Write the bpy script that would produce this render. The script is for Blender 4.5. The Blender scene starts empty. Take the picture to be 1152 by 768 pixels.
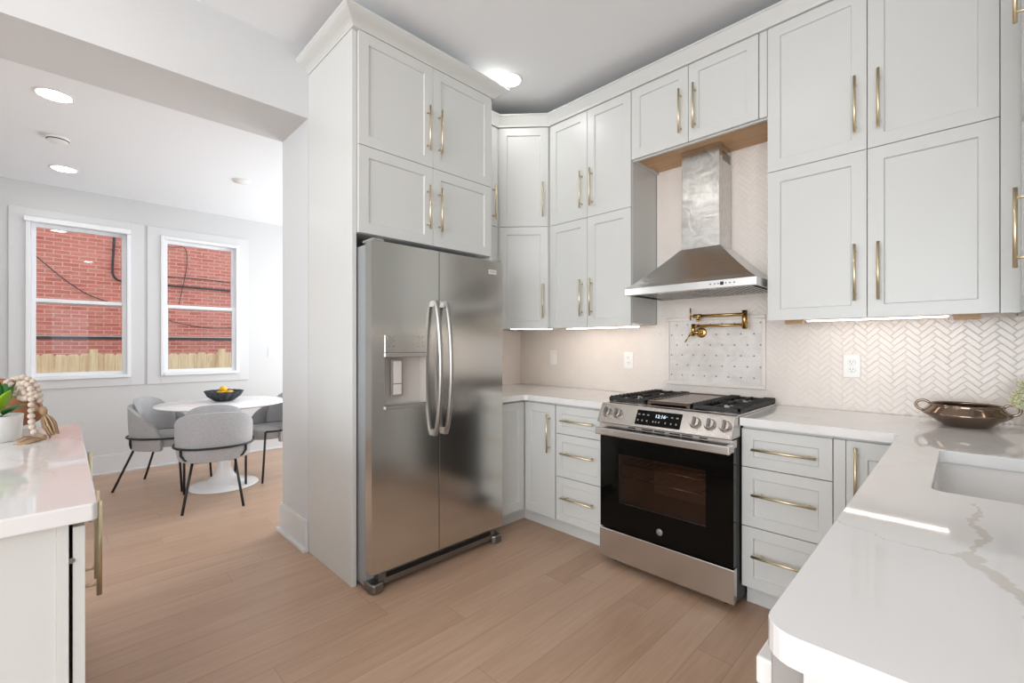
import bpy, math, random
from mathutils import Vector, Matrix
random.seed(7)
PI = math.pi
sc = bpy.context.scene
C = sc.collection

# ---------------------------------------------------------------- camera
EYE = 1.255
YAW = math.radians(45.06)
FPX = 507.0
S_, C_ = math.sin(YAW), math.cos(YAW)
cam = bpy.data.cameras.new('camera')
cam.sensor_width = 36.0
cam.lens = FPX / 1152 * 36
cam.shift_y = 4.5 / 1152
cam.clip_start = 0.02
co = bpy.data.objects.new('camera', cam)
co.location = (0, 0, EYE)
co.rotation_euler = (PI / 2, 0, YAW)
C.objects.link(co)
sc.camera = co

# ---------------------------------------------------------------- view and light
sc.view_settings.view_transform = 'Standard'
sc.view_settings.look = 'None'
sc.view_settings.gamma = 1
sc.view_settings.use_curve_mapping = False
sc.view_settings.exposure = 0.67
sc.cycles.use_denoising = True
sc.cycles.max_bounces = 10
sc.cycles.diffuse_bounces = 6
sc.cycles.glossy_bounces = 5
sc.cycles.transmission_bounces = 6
sc.cycles.transparent_max_bounces = 12
sc.cycles.sample_clamp_indirect = 6

SKY = 1.0            # overcast daylight
CAN = 24.0            # recessed ceiling lights
LED = 8.5            # strips under the wall cabinets
SUN = 0.0
w = bpy.data.worlds.new('sky'); sc.world = w; w.use_nodes = True
wn = w.node_tree
bg = wn.nodes['Background']
bg.inputs[0].default_value = (0.93, 0.965, 1.0, 1)
bg.inputs[1].default_value = SKY


def area_light(name, loc, rot, sx, sy, power, col):
    l = bpy.data.lights.new(name, 'AREA'); l.shape = 'RECTANGLE'; l.size = sx; l.size_y = sy
    l.energy = power; l.color = col
    o = bpy.data.objects.new(name, l); o.location = loc; o.rotation_euler = rot; C.objects.link(o)
    return o


# added fill lamps at the openings behind the camera, standing in for daylight
area_light('fill_east', (4.75, -2.8, 1.5), (0, PI / 2 + .25, 0), 2.2, 2.4, 58, (0.90, 0.95, 1.0))
area_light('fill_south', (0.6, -5.4, 1.5), (PI / 2 + .12, 0, 0), 5.0, 2.3, 172, (0.90, 0.95, 1.0))
# added fill lamp brightening the dining room, out of view
area_light('fill_dining', (-4.6, 2.85, 1.5), (-PI / 2, 0, 0), 2.2, 1.7, 34, (0.93, 0.965, 1.0))

# ---------------------------------------------------------------- helpers: photograph calibration


def ray(u, v=388.5):
    a = (u - 576) / FPX
    return (-S_ + a * C_, C_ + a * S_, (388.5 - v) / FPX)


def xY(u, Y):            # X of image column u on the vertical plane y = Y
    r = ray(u); return r[0] / r[1] * Y


def yX(u, X):            # Y of image column u on the vertical plane x = X
    r = ray(u); return r[1] / r[0] * X


def zY(u, v, Y):
    r = ray(u, v); return EYE + r[2] / r[1] * Y


def zX(u, v, X):
    r = ray(u, v); return EYE + r[2] / r[0] * X


def onZ(u, v, z):
    r = ray(u, v); t = (z - EYE) / r[2]
    return (r[0] * t, r[1] * t)


def atd(u, v, d):
    r = ray(u, v); return Vector((r[0] * d, r[1] * d, EYE + r[2] * d))


# ---------------------------------------------------------------- helpers: materials
MATS = {}


class E:
    """small expression wrapper around shader math nodes"""
    def __init__(s, nt, k): s.nt = nt; s.k = k

    def _op(s, op, *o):
        n = s.nt.nodes.new('ShaderNodeMath'); n.operation = op
        for i, a in enumerate((s,) + o):
            if isinstance(a, E): s.nt.links.new(a.k, n.inputs[i])
            else: n.inputs[i].default_value = float(a)
        return E(s.nt, n.outputs[0])

    def __add__(s, o): return s._op('ADD', o)
    def __sub__(s, o): return s._op('SUBTRACT', o)
    def __mul__(s, o): return s._op('MULTIPLY', o)
    def __truediv__(s, o): return s._op('DIVIDE', o)
    def floor(s): return s._op('FLOOR')
    def fract(s): return s._op('FRACT')
    def abs(s): return s._op('ABSOLUTE')
    def lt(s, o): return s._op('LESS_THAN', o)
    def gt(s, o): return s._op('GREATER_THAN', o)
    def min(s, o): return s._op('MINIMUM', o)
    def max(s, o): return s._op('MAXIMUM', o)
    def pow(s, o): return s._op('POWER', o)
    def sqrt(s): return s._op('SQRT')
    def mod(s, o): return s._op('FLOORED_MODULO', o)

    def clamp(s):
        r = s._op('ADD', 0.0); r.k.node.use_clamp = True; return r


class Mat:
    def __init__(s, name, col=(.8, .8, .8), rough=.5, metal=0.0, spec=.5, **kw):
        s.m = bpy.data.materials.new(name); s.m.use_nodes = True
        s.nt = s.m.node_tree; s.b = s.nt.nodes['Principled BSDF']
        s.b.inputs['Base Color'].default_value = (*col, 1)
        s.b.inputs['Roughness'].default_value = rough
        s.b.inputs['Metallic'].default_value = metal
        s.b.inputs['Specular IOR Level'].default_value = spec
        for k, v in kw.items(): s.b.inputs[k.replace('_', ' ')].default_value = v
        MATS[name] = s.m

    def pos(s, kind='obj'):
        if kind == 'obj':
            n = s.nt.nodes.new('ShaderNodeTexCoord'); out = n.outputs['Object']
        else:
            n = s.nt.nodes.new('ShaderNodeNewGeometry'); out = n.outputs['Position']
        x = s.nt.nodes.new('ShaderNodeSeparateXYZ'); s.nt.links.new(out, x.inputs[0])
        return [E(s.nt, x.outputs[i]) for i in range(3)]

    def vec(s, x, y, z=0.0):
        n = s.nt.nodes.new('ShaderNodeCombineXYZ')
        for i, a in enumerate((x, y, z)):
            if isinstance(a, E): s.nt.links.new(a.k, n.inputs[i])
            else: n.inputs[i].default_value = a
        return n.outputs[0]

    def noise(s, vec, scale=1, detail=3, rough=.5, dist=0):
        n = s.nt.nodes.new('ShaderNodeTexNoise'); n.inputs['Scale'].default_value = scale
        n.inputs['Detail'].default_value = detail; n.inputs['Roughness'].default_value = rough
        n.inputs['Distortion'].default_value = dist
        s.nt.links.new(vec, n.inputs['Vector']); return E(s.nt, n.outputs['Fac'])

    def white(s, vec):
        n = s.nt.nodes.new('ShaderNodeTexWhiteNoise'); n.noise_dimensions = '3D'
        s.nt.links.new(vec, n.inputs['Vector']); return E(s.nt, n.outputs['Value'])

    def ramp(s, fac, stops, interp='LINEAR'):
        n = s.nt.nodes.new('ShaderNodeValToRGB'); n.color_ramp.interpolation = interp
        e = n.color_ramp.elements
        while len(e) < len(stops): e.new(.5)
        for i, (p, c) in enumerate(stops):
            e[i].position = p; e[i].color = (*c, 1)
        s.nt.links.new(fac.k if isinstance(fac, E) else fac, n.inputs[0]); return n.outputs[0]

    def mix(s, fac, a, b):
        n = s.nt.nodes.new('ShaderNodeMix'); n.data_type = 'RGBA'
        for sock, v in ((n.inputs[0], fac), (n.inputs[6], a), (n.inputs[7], b)):
            if isinstance(v, E): s.nt.links.new(v.k, sock)
            elif isinstance(v, (int, float)): sock.default_value = v
            elif isinstance(v, tuple): sock.default_value = (*v, 1)
            else: s.nt.links.new(v, sock)
        return n.outputs[2]

    def color(s, sock): s.nt.links.new(sock, s.b.inputs['Base Color'])
    def rough(s, e): s.nt.links.new(e.k, s.b.inputs['Roughness'])

    def bump(s, h, strength=.3, dist=.002):
        n = s.nt.nodes.new('ShaderNodeBump'); n.inputs['Strength'].default_value = strength
        n.inputs['Distance'].default_value = dist
        s.nt.links.new(h.k, n.inputs['Height']); s.nt.links.new(n.outputs[0], s.b.inputs['Normal'])


def lin(*c):
    return tuple((x / 255 / 12.92) if x / 255 <= .04045 else ((x / 255 + .055) / 1.055) ** 2.4 for x in c)


# painted walls and cabinets, each with a very fine roller texture
def paint(name, col, rough, amp=.02, scale=60, bump=.05, spec=.5):
    m = Mat(name, col, rough, spec=spec)
    x, y, z = m.pos()
    n = m.noise(m.vec(x, y, z), scale, 2)
    m.color(m.mix(n, tuple(c * (1 - amp) for c in col), tuple(min(1, c * (1 + amp)) for c in col)))
    m.bump(n, bump, .0006)
    return m.m


WALL = paint('wall_paint', lin(210, 211, 211), .6)
CEIL = paint('ceiling_paint', lin(242, 245, 248), .75)
TRIM = paint('trim_paint', lin(217, 218, 219), .4)
CAB = paint('cabinet_lacquer', lin(209, 210, 207), .32, .008, 90, .03)
CABIN = paint('cabinet_recess', lin(120, 118, 114), .7)
VINYL = paint('window_vinyl', lin(238, 240, 243), .35)
PLAST = paint('white_plastic', lin(240, 239, 236), .3)
BLACK = Mat('black_plastic', (.010, .010, .010), .4, spec=.25).m
DARKGAP = Mat('dark_grey_plastic', (.03, .03, .03), .6).m


def steel(name, col, rough, horiz=True, aniso=.0):
    m = Mat(name, col, rough, 1.0)
    x, y, z = m.pos()
    v = m.vec(x * 4, y * 4, z * 900) if horiz else m.vec(x * 900, y * 900, z * 4)
    n = m.noise(v, 1, 2)
    m.rough(n * .03 + (rough - .015))
    m.b.inputs['Anisotropic'].default_value = .35
    return m.m


STEEL = steel('brushed_steel', lin(212, 211, 207), .19, False)
STEELV = Mat('brushed_steel_range', lin(204, 200, 195), .27, 1.0, Anisotropic=.4).m
STEELD = steel('dark_steel_side', lin(140, 139, 137), .4, False)
HOODST = steel('brushed_steel_hood', lin(206, 205, 203), .26, True)
m = Mat('filmed_steel', lin(205, 204, 200), .16, 1.0)     # chimney still wears its wrinkled film
x, y, z = m.pos()
n = m.noise(m.vec(x, y, z), 16, 3, .5, 1.5); m.rough(n * .25 + .08); m.bump(n, .25, .006)
m.color(m.ramp(n, [(.0, lin(165, 164, 160)), (.6, lin(212, 211, 207)), (1, lin(190, 189, 186))]))
FILM = MATS['filmed_steel']
HANDST = steel('handle_steel', lin(170, 167, 163), .34, True)
BRASS = steel('satin_brass', lin(222, 208, 176), .36, True)
BRASS2 = steel('aged_brass', lin(196, 158, 92), .25, True)
IRON = Mat('cast_iron', (.02, .019, .018), .55).m
GLASSB = Mat('black_glass', (.003, .0026, .0022), .05, spec=.16).m
BRONZE = Mat('bronze_glaze', lin(140, 122, 108), .13, .92).m


def marble(name, segs=()):
    m = Mat(name, (.85, .85, .85), .045, spec=.5)
    x, y, z = m.pos('geo')
    base = m.noise(m.vec(x, y, z), 3, 4)
    wob = m.noise(m.vec(x, y, z), 9, 4, .6)
    wob2 = m.noise(m.vec(x + 7, y - 3, z), 9, 4, .6)
    # fine veins: narrow bands of a strongly distorted noise
    v = (m.noise(m.vec(x, y * 1.3, z), .9, 5, .6, .8) - .5).abs()
    fine = (v * 130).clamp()
    v2 = (m.noise(m.vec(x + 3, y * .7 + 5, z), .7, 4, .55, .6) - .52).abs()
    fine2 = (v2 * 85).clamp()
    mask = m.ramp(m.noise(m.vec(x, y, z + 9), 1.1, 2), [(.42, (1, 1, 1)), (.6, (0, 0, 0))])
    col = m.mix(base, lin(230, 230, 229), lin(223, 223, 222))
    k = m.nt.nodes.new('ShaderNodeMath'); k.operation = 'MAXIMUM'
    m.nt.links.new(fine.k, k.inputs[0]); m.nt.links.new(mask, k.inputs[1])
    col = m.mix(E(m.nt, k.outputs[0]), lin(214, 210, 205), col)
    col = m.mix(fine2, lin(226, 223, 219), col)
    if segs:
        px = x + (wob - .5) * .10
        py = y + (wob2 - .5) * .10
        d = None
        for (ax, ay, aw), (bx, by, bw) in segs:
            dx, dy = bx - ax, by - ay; L2 = dx * dx + dy * dy
            t = (((px - ax) * dx + (py - ay) * dy) / L2).max(0).min(1)
            ex = px - (t * dx + ax); ey = py - (t * dy + ay)
            wd = t * (bw - aw) + aw
            dd = (ex * ex + ey * ey).sqrt() / wd
            d = dd if d is None else d.min(dd)
        f = ((d - .8) * 3.0).clamp()
        col = m.mix(f, m.mix(wob, lin(196, 192, 186), lin(218, 214, 209)), col)
    m.color(col)
    return m.m


def veinpt(u, v, wd): return (*onZ(u, v, .914), wd)


_v1 = [veinpt(1098, 568, .003), veinpt(1102, 590, .006), veinpt(1106, 606, .010), veinpt(1096, 618, .006)]
_v2 = [veinpt(1074, 624, .004), veinpt(1098, 626, .018), veinpt(1122, 648, .010), veinpt(1160, 690, .016), veinpt(1200, 725, .012)]
_v3 = [veinpt(935, 583, .0012), veinpt(1000, 606, .0014), veinpt(1074, 624, .003)]
_v4 = [veinpt(1098, 618, .004), veinpt(1098, 626, .008)]
SEGS = [s for L in (_v1, _v2, _v3, _v4) for s in zip(L[:-1], L[1:])]
QUARTZ = marble('veined_quartz')
QUARTZP = marble('veined_quartz_bold', SEGS)

# oak floor: planks run along y, 14 cm wide
m = Mat('oak_planks', (.4, .3, .2), .38)
x, y, z = m.pos('geo')
p = (x + 2.18 + 14.0) / .14; i = p.floor(); f = p.fract()
r = m.white(m.vec(i, 3.0, 0.0))
q = (y + r * 7.3 + 20.0) / 1.65; j = q.floor(); g = q.fract()
rc = m.white(m.vec(i, j, 1.0))
gr = m.noise(m.vec(x * 34, y * 2.2 + rc * 40, rc * 17), 1, 5, .62, .6)
gr2 = m.noise(m.vec(x * 160, y * 7 + rc * 9, rc * 7), 1, 3, .6)
big = m.noise(m.vec(x * 5, y * .9, rc * 30), 1, 3, .5, .8)
tone = (rc * .15 + gr * .46 + big * .32 + gr2 * .20)
col = m.ramp(tone, [(.22, lin(160, 127, 104)), (.54, lin(183, 152, 128)), (.85, lin(202, 173, 150))])
e1 = f.min(f * -1 + 1) * .14
e2 = g.min(g * -1 + 1) * 1.65
edge = e1.min(e2)
m.color(m.mix((edge * 700).clamp(), lin(134, 104, 83), col))
m.rough(gr * .2 + .28)
m.bump((edge * 500).clamp() + gr * .12, .25, .0008)
OAK = MATS['oak_planks']

# exterior brick
m = Mat('red_brick', (.4, .1, .08), .9)
x, y, z = m.pos('geo')
br = m.nt.nodes.new('ShaderNodeTexBrick'); br.offset = .5
br.inputs['Scale'].default_value = 1; br.inputs['Brick Width'].default_value = .205
br.inputs['Row Height'].default_value = .066; br.inputs['Mortar Size'].default_value = .0072
br.inputs['Mortar Smooth'].default_value = .2
br.inputs['Color1'].default_value = (*lin(182, 88, 75), 1); br.inputs['Color2'].default_value = (*lin(206, 120, 104), 1)
br.inputs['Mortar'].default_value = (*lin(214, 174, 162), 1)
wx = m.noise(m.vec(x, y * 3, z * 3), 2, 2)
m.nt.links.new(m.vec(y + (wx - .5) * .03, z + (wx - .5) * .02, 0.0), br.inputs['Vector'])
st = m.noise(m.vec(x, y * 1.5, z * 4), 2, 4, .6)
sp = m.noise(m.vec(x, y * 9, z * 16), 2, 3, .6)
c1 = m.mix(m.ramp(st, [(.38, (0, 0, 0)), (.7, (.55, .55, .55))]), br.outputs['Color'], lin(214, 150, 136))
c1 = m.mix(m.ramp(sp, [(.62, (0, 0, 0)), (.74, (.7, .7, .7))]), c1, lin(120, 66, 60))
m.color(c1)
BRICK = MATS['red_brick']

m = Mat('fresh_pine', (.7, .6, .4), .7)
x, y, z = m.pos()
n = m.noise(m.vec(x * 30, y * 30, z * 2.5), 1, 4, .6, .8)
m.color(m.ramp(n, [(.25, lin(205, 178, 135)), (.6, lin(236, 216, 178)), (.9, lin(216, 196, 152))]))
PINE = MATS['fresh_pine']
m = Mat('maple_ply', (.7, .5, .3), .5)
x, y, z = m.pos()
n = m.noise(m.vec(x * 2.5, y * 26, z * 26), 1, 4, .6, .5)
m.color(m.ramp(n, [(.2, lin(188, 146, 104)), (.7, lin(214, 176, 134))]))
MAPLE = MATS['maple_ply']
m = Mat('stained_wood', (.3, .15, .07), .45)
x, y, z = m.pos()
n = m.noise(m.vec(x * 30, y * 5, z * 30), 1, 4, .6, 1.2)
m.color(m.ramp(n, [(.2, lin(112, 66, 36)), (.6, lin(158, 102, 62)), (.9, lin(186, 132, 86))]))
WOODB = MATS['stained_wood']

m = Mat('ceramic_tile', lin(232, 225, 220), .22)
x, y, z = m.pos(); n = m.noise(m.vec(x * 8, y * 8, z * 8), 1, 2)
m.color(m.mix(n, lin(225, 217, 209), lin(234, 226, 218)))
TILE = MATS['ceramic_tile']
GROUT = paint('tile_grout', lin(236, 227, 219), .8)

m = Mat('marble_mosaic', lin(220, 214, 208), .25)
x, y, z = m.pos()
px_, pz_ = .0365, .033
c_, r_ = x / px_, z / pz_
ci, ri = (c_ + .5).floor(), (r_ + .5).floor()
par = (ci + ri).mod(2.0).lt(.5)
# keep only every second lattice row and column pair -> quincunx of small grey dots
odd = (ri.mod(2.0)).lt(.5)
dx = (c_ - ci).abs() * px_; dz = (r_ - ri).abs() * pz_
row2 = z / (pz_ * 2); rr = (row2 + .5).floor(); sh = rr.mod(2.0) * .5
cc = x / (px_ * 2) + sh; cci = (cc + .5).floor()
ddx = (cc - cci).abs() * (px_ * 2); ddz = (row2 - rr).abs() * (pz_ * 2)
dot = (ddx.max(ddz)).lt(.0045)
cl = m.noise(m.vec(x * 9, y, z * 9), 1, 4, .6, .8)
bcol = m.ramp(cl, [(.25, lin(206, 199, 193)), (.6, lin(231, 226, 221))])
ln = ((x / .012).fract() - .5).abs().gt(.46)
ln2 = ((z / .033).fract() - .5).abs().gt(.475)
bcol = m.mix(ln.max(ln2) * .35, bcol, lin(196, 188, 182))
m.color(m.mix(dot, bcol, lin(138, 130, 122)))
MOSAIC = MATS['marble_mosaic']

m = Mat('grey_boucle', lin(170, 170, 172), .9)
x, y, z = m.pos()
n = m.noise(m.vec(x * 240, y * 240, z * 60), 1, 2, .7); n2 = m.noise(m.vec(x * 12, y * 12, z * 6), 1, 3)
m.color(m.mix(n, m.mix(n2, lin(138, 138, 140), lin(150, 150, 152)), m.mix(n2, lin(196, 196, 198), lin(206, 206, 207))))
m.bump(n, .5, .002)
m.b.inputs['Sheen Weight'].default_value = .2
FABRIC = MATS['grey_boucle']
POWDER = Mat('black_powder_coat', (.014, .014, .015), .45).m
WLAC = paint('white_gloss_lacquer', lin(240, 240, 240), .18)
CERW = paint('white_ceramic', lin(238, 237, 235), .35)
SINKM = paint('white_sink', lin(226, 224, 221), .2)
BEAD = paint('raw_wood_bead', lin(208, 192, 176), .8, .08, 40)
JUTE = paint('jute_twine', lin(176, 148, 116), .95, .15, 200, .4)
FLUTE = Mat('black_stoneware', lin(52, 58, 62), .5).m
LEMON = Mat('lemon_skin', lin(240, 186, 22), .45)
x, y, z = LEMON.pos(); LEMON.bump(LEMON.noise(LEMON.vec(x, y, z), 220, 2), .3, .001); LEMON = LEMON.m
m = Mat('glossy_leaf', lin(40, 100, 44), .25)
x, y, z = m.pos(); n = m.noise(m.vec(x * 20, y * 20, z * 20), 1, 3)
m.color(m.ramp(n, [(.2, lin(24, 76, 38)), (.8, lin(62, 122, 54))]))
LEAF = MATS['glossy_leaf']
LEAFY = Mat('young_leaf', lin(150, 190, 40), .3).m
SOIL = Mat('potting_soil', lin(50, 38, 30), .95).m
BLOSSOM = Mat('pale_green_blossom', lin(214, 216, 176), .7).m
STEM = Mat('green_stem', lin(110, 125, 80), .6).m
CABLE_SHADOW = Mat('black_cable_and_shadow', (.02, .02, .022), .6).m
CONDUIT = Mat('galvanised_conduit', lin(190, 190, 192), .4, .6).m
GRAVEL = paint('yard_gravel', lin(150, 145, 138), .95, .2, 30, .6)
GREYP = paint('grey_plastic', lin(150, 147, 143), .4)
PADDLE = paint('light_grey_plastic', lin(214, 208, 202), .35)


def emis(name, col, st):
    m = bpy.data.materials.new(name); m.use_nodes = True
    nt = m.node_tree; nt.nodes.clear()
    e = nt.nodes.new('ShaderNodeEmission'); e.inputs[0].default_value = (*col, 1); e.inputs[1].default_value = st
    o = nt.nodes.new('ShaderNodeOutputMaterial'); nt.links.new(e.outputs[0], o.inputs[0])
    MATS[name] = m; return m


CANLIT = emis('lit_diffuser', (1, .985, .96), CAN)
LEDLIT = emis('lit_led_strip', (1, .84, .73), LED)
DIGIT = emis('display_digits', (.75, .88, 1), 1.1)


def glass(name, tint, refl=.08):
    m = bpy.data.materials.new(name); m.use_nodes = True
    nt = m.node_tree; nt.nodes.clear()
    t = nt.nodes.new('ShaderNodeBsdfTransparent'); t.inputs[0].default_value = (*tint, 1)
    g = nt.nodes.new('ShaderNodeBsdfGlossy'); g.inputs['Roughness'].default_value = .0
    f = nt.nodes.new('ShaderNodeFresnel'); f.inputs[0].default_value = 1.5
    mx = nt.nodes.new('ShaderNodeMixShader'); o = nt.nodes.new('ShaderNodeOutputMaterial')
    nt.links.new(f.outputs[0], mx.inputs[0]); nt.links.new(t.outputs[0], mx.inputs[1])
    nt.links.new(g.outputs[0], mx.inputs[2]); nt.links.new(mx.outputs[0], o.inputs[0])
    MATS[name] = m; return m


PANE = glass('window_glass', (.97, .98, .98))
OVENG = glass('oven_window_glass', (.62, .52, .46))


# ---------------------------------------------------------------- helpers: meshes
class MB:
    def __init__(s): s.v = []; s.f = []; s.sm = []; s.mi = []

    def add(s, vs, fs, smooth=False, mi=0):
        b = len(s.v); s.v += [tuple(q) for q in vs]
        for f in fs:
            s.f.append([b + k for k in f]); s.sm.append(smooth); s.mi.append(mi)
        return s

    def box(s, x0, x1, y0, y1, z0, z1, mi=0, M=None):
        x0, x1 = min(x0, x1), max(x0, x1); y0, y1 = min(y0, y1), max(y0, y1); z0, z1 = min(z0, z1), max(z0, z1)
        vs = [Vector(q) for q in ((x0, y0, z0), (x1, y0, z0), (x1, y1, z0), (x0, y1, z0), (x0, y0, z1), (x1, y0, z1), (x1, y1, z1), (x0, y1, z1))]
        if M: vs = [M @ q for q in vs]
        return s.add(vs, [(0, 3, 2, 1), (4, 5, 6, 7), (0, 1, 5, 4), (1, 2, 6, 5), (2, 3, 7, 6), (3, 0, 4, 7)], mi=mi)

    def tube(s, pts, r, seg=10, cap=True, closed=False, mi=0):
        pts = [Vector(p) for p in pts]; n = len(pts)
        rs = r if isinstance(r, (list, tuple)) else [r] * n
        rings = []; up = None
        for k, p in enumerate(pts):
            if closed: t = pts[(k + 1) % n] - pts[k - 1]
            elif k == 0: t = pts[1] - p
            elif k == n - 1: t = p - pts[k - 1]
            else: t = (pts[k + 1] - p).normalized() + (p - pts[k - 1]).normalized()
            t.normalize()
            if up is None:
                up = Vector((0, 0, 1)) if abs(t.z) < .9 else Vector((1, 0, 0))
            a = t.cross(up)
            if a.length < 1e-6: a = t.cross(Vector((1, 0, 0)))
            a.normalize(); up = a.cross(t).normalized()
            rings.append([p + (a * math.cos(2 * PI * j / seg) + up * math.sin(2 * PI * j / seg)) * rs[k] for j in range(seg)])
        vs = [q for rg in rings for q in rg]; fs = []
        m_ = n if closed else n - 1
        for k in range(m_):
            for j in range(seg):
                a, b = k * seg + j, k * seg + (j + 1) % seg
                c, d = ((k + 1) % n) * seg + (j + 1) % seg, ((k + 1) % n) * seg + j
                fs.append((a, d, c, b))
        s.add(vs, fs, True, mi)
        if cap and not closed:
            b = len(s.v) - len(vs)
            s.f.append([b + j for j in range(seg)]); s.sm.append(False); s.mi.append(mi)
            s.f.append([b + (n - 1) * seg + j for j in reversed(range(seg))]); s.sm.append(False); s.mi.append(mi)
        return s

    def lathe(s, prof, seg=32, c=(0, 0, 0), mi=0, fn=None, M=None, smooth=True):
        vs = []; fs = []; n = len(prof)
        for k, (r, z) in enumerate(prof):
            for j in range(seg):
                a = 2 * PI * j / seg; rr = r if fn is None else fn(r, z, a, k)
                q = Vector((c[0] + rr * math.cos(a), c[1] + rr * math.sin(a), c[2] + z))
                vs.append(M @ q if M else q)
        for k in range(n - 1):
            for j in range(seg):
                fs.append((k * seg + j, k * seg + (j + 1) % seg, (k + 1) * seg + (j + 1) % seg, (k + 1) * seg + j))
        s.add(vs, fs, smooth, mi)
        b = len(s.v) - len(vs)
        if prof[0][0] > 1e-5: s.f.append([b + j for j in reversed(range(seg))]); s.sm.append(False); s.mi.append(mi)
        if prof[-1][0] > 1e-5: s.f.append([b + (n - 1) * seg + j for j in range(seg)]); s.sm.append(False); s.mi.append(mi)
        return s

    def sphere(s, c, r, seg=12, rg=8, sc_=(1, 1, 1), M=None, mi=0):
        vs = []; fs = []
        for k in range(rg + 1):
            th = PI * k / rg
            for j in range(seg):
                a = 2 * PI * j / seg
                q = Vector((r * sc_[0] * math.sin(th) * math.cos(a), r * sc_[1] * math.sin(th) * math.sin(a), -r * sc_[2] * math.cos(th)))
                if M: q = M @ q
                vs.append(q + Vector(c))
        for k in range(rg):
            for j in range(seg):
                fs.append((k * seg + j, k * seg + (j + 1) % seg, (k + 1) * seg + (j + 1) % seg, (k + 1) * seg + j))
        return s.add(vs, fs, True, mi)

    def prism(s, poly, z0, z1, mi=0, M=None):
        n = len(poly)
        vs = [Vector((x, y, z0)) for x, y in poly] + [Vector((x, y, z1)) for x, y in poly]
        if M: vs = [M @ q for q in vs]
        fs = [tuple(reversed(range(n))), tuple(range(n, 2 * n))] + [(k, (k + 1) % n, n + (k + 1) % n, n + k) for k in range(n)]
        return s.add(vs, fs, mi=mi)

    def build(s, name, mats, parent=None, bevel=0, seg=2, weld=False, label=None):
        me = bpy.data.meshes.new(name)
        me.from_pydata(s.v, [], s.f)
        for i_, p_ in enumerate(me.polygons):
            p_.use_smooth = s.sm[i_]; p_.material_index = s.mi[i_]
        for mt in (mats if isinstance(mats, (list, tuple)) else [mats]): me.materials.append(mt)
        me.update()
        o = bpy.data.objects.new(name, me); C.objects.link(o)
        if parent: o.parent = parent
        if bevel:
            b = o.modifiers.new('bevel', 'BEVEL'); b.width = bevel; b.segments = seg
            b.limit_method = 'ANGLE'; b.angle_limit = math.radians(40); b.harden_normals = False
        if label: o['label'] = label
        return o


def thing(name, label, cat, loc=(0, 0, 0), rz=0, group=None):
    o = bpy.data.objects.new(name, None); o.empty_display_size = .1; C.objects.link(o)
    o.location = loc; o.rotation_euler = (0, 0, rz); o['label'] = label; o['category'] = cat
    if group: o['group'] = group
    return o


def tag(o, label, cat, group=None):
    o['label'] = label; o['category'] = cat
    if group: o['group'] = group
    return o


def struct(name, mb, mat, bevel=0):
    o = mb.build(name, mat, bevel=bevel); o['kind'] = 'structure'; return o


def text_mesh(s, size, M, mat, name, parent):
    cu = bpy.data.curves.new('t', 'FONT'); cu.body = s; cu.size = size; cu.extrude = .0004
    cu.align_x = 'CENTER'; cu.align_y = 'CENTER'; cu.resolution_u = 2
    to = bpy.data.objects.new('t', cu); C.objects.link(to)
    bpy.context.view_layer.update()
    me = bpy.data.meshes.new_from_object(to.evaluated_get(bpy.context.evaluated_depsgraph_get()))
    bpy.data.objects.remove(to); me.transform(M); me.materials.clear(); me.materials.append(mat)
    o = bpy.data.objects.new(name, me); C.objects.link(o)
    if parent: o.parent = parent
    return o


# ================================================================= THE ROOM
WX, WY = -2.82, 2.925       # kitchen left wall plane, range wall plane
RX = 0.505                  # kitchen right wall plane
HK, HD = 3.05, 2.725        # ceilings: kitchen, dining room
DX = -5.92                  # dining window wall
SOF = 2.637                 # underside of the dropped beam
JX = -3.27                  # dining side of the thick wall
JY = 1.06                   # end of the thick wall
SY, EX = -5.6, 4.9

struct('floor', MB().box(DX - .2, EX + .2, SY - .2, WY + .2, -.1, 0), OAK)
b = MB(); b.box(WX - .0, EX, SY, WY, HK, HK + .1); b.box(DX, JX, -1.5, WY, HD, HD + .1)
struct('ceiling', b, CEIL)
struct('wall_range', MB().box(WX - .1, RX + .12, WY, WY + .12, 0, HK), WALL)
struct('wall_thick', MB().box(JX, WX, JY, WY + .12, 0, HK + .1), WALL)
struct('trim_1', MB().box(JX, WX, -1.5, JY, SOF, HK + .1), WALL)      # dropped beam over the opening
b = MB(); b.box(JX, WX, SY, -1.5, 0, HK + .1); struct('wall_left', b, WALL)
struct('wall_right', MB().box(RX, RX + .12, .55, WY, 0, HK), WALL)
# outer walls behind the camera with large openings to the daylight
b = MB(); b.box(EX, EX + .12, SY, WY, 2.75, HK); b.box(EX, EX + .12, SY, WY, 0, .3)
b.box(EX, EX + .12, .5, WY, .3, 2.75); b.box(EX, EX + .12, -1.4, -.2, .3, 2.75); b.box(EX, EX + .12, SY, -4.2, .3, 2.75); b.box(EX, EX + .12, -.2, .5, .3, .97); b.box(EX, EX + .12, -.2, .5, 2.2, 2.75)
b.box(RX + .12, EX, WY, WY + .12, 0, HK); struct('wall_east', b, WALL)
b = MB(); b.box(WX, EX + .12, SY - .12, SY, 2.85, HK); b.box(WX, EX + .12, SY - .12, SY, 0, .5)
b.box(WX, -2.1, SY - .12, SY, .5, 2.85); b.box(3.3, EX + .12, SY - .12, SY, .5, 2.85); struct('wall_south', b, WALL)
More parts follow.
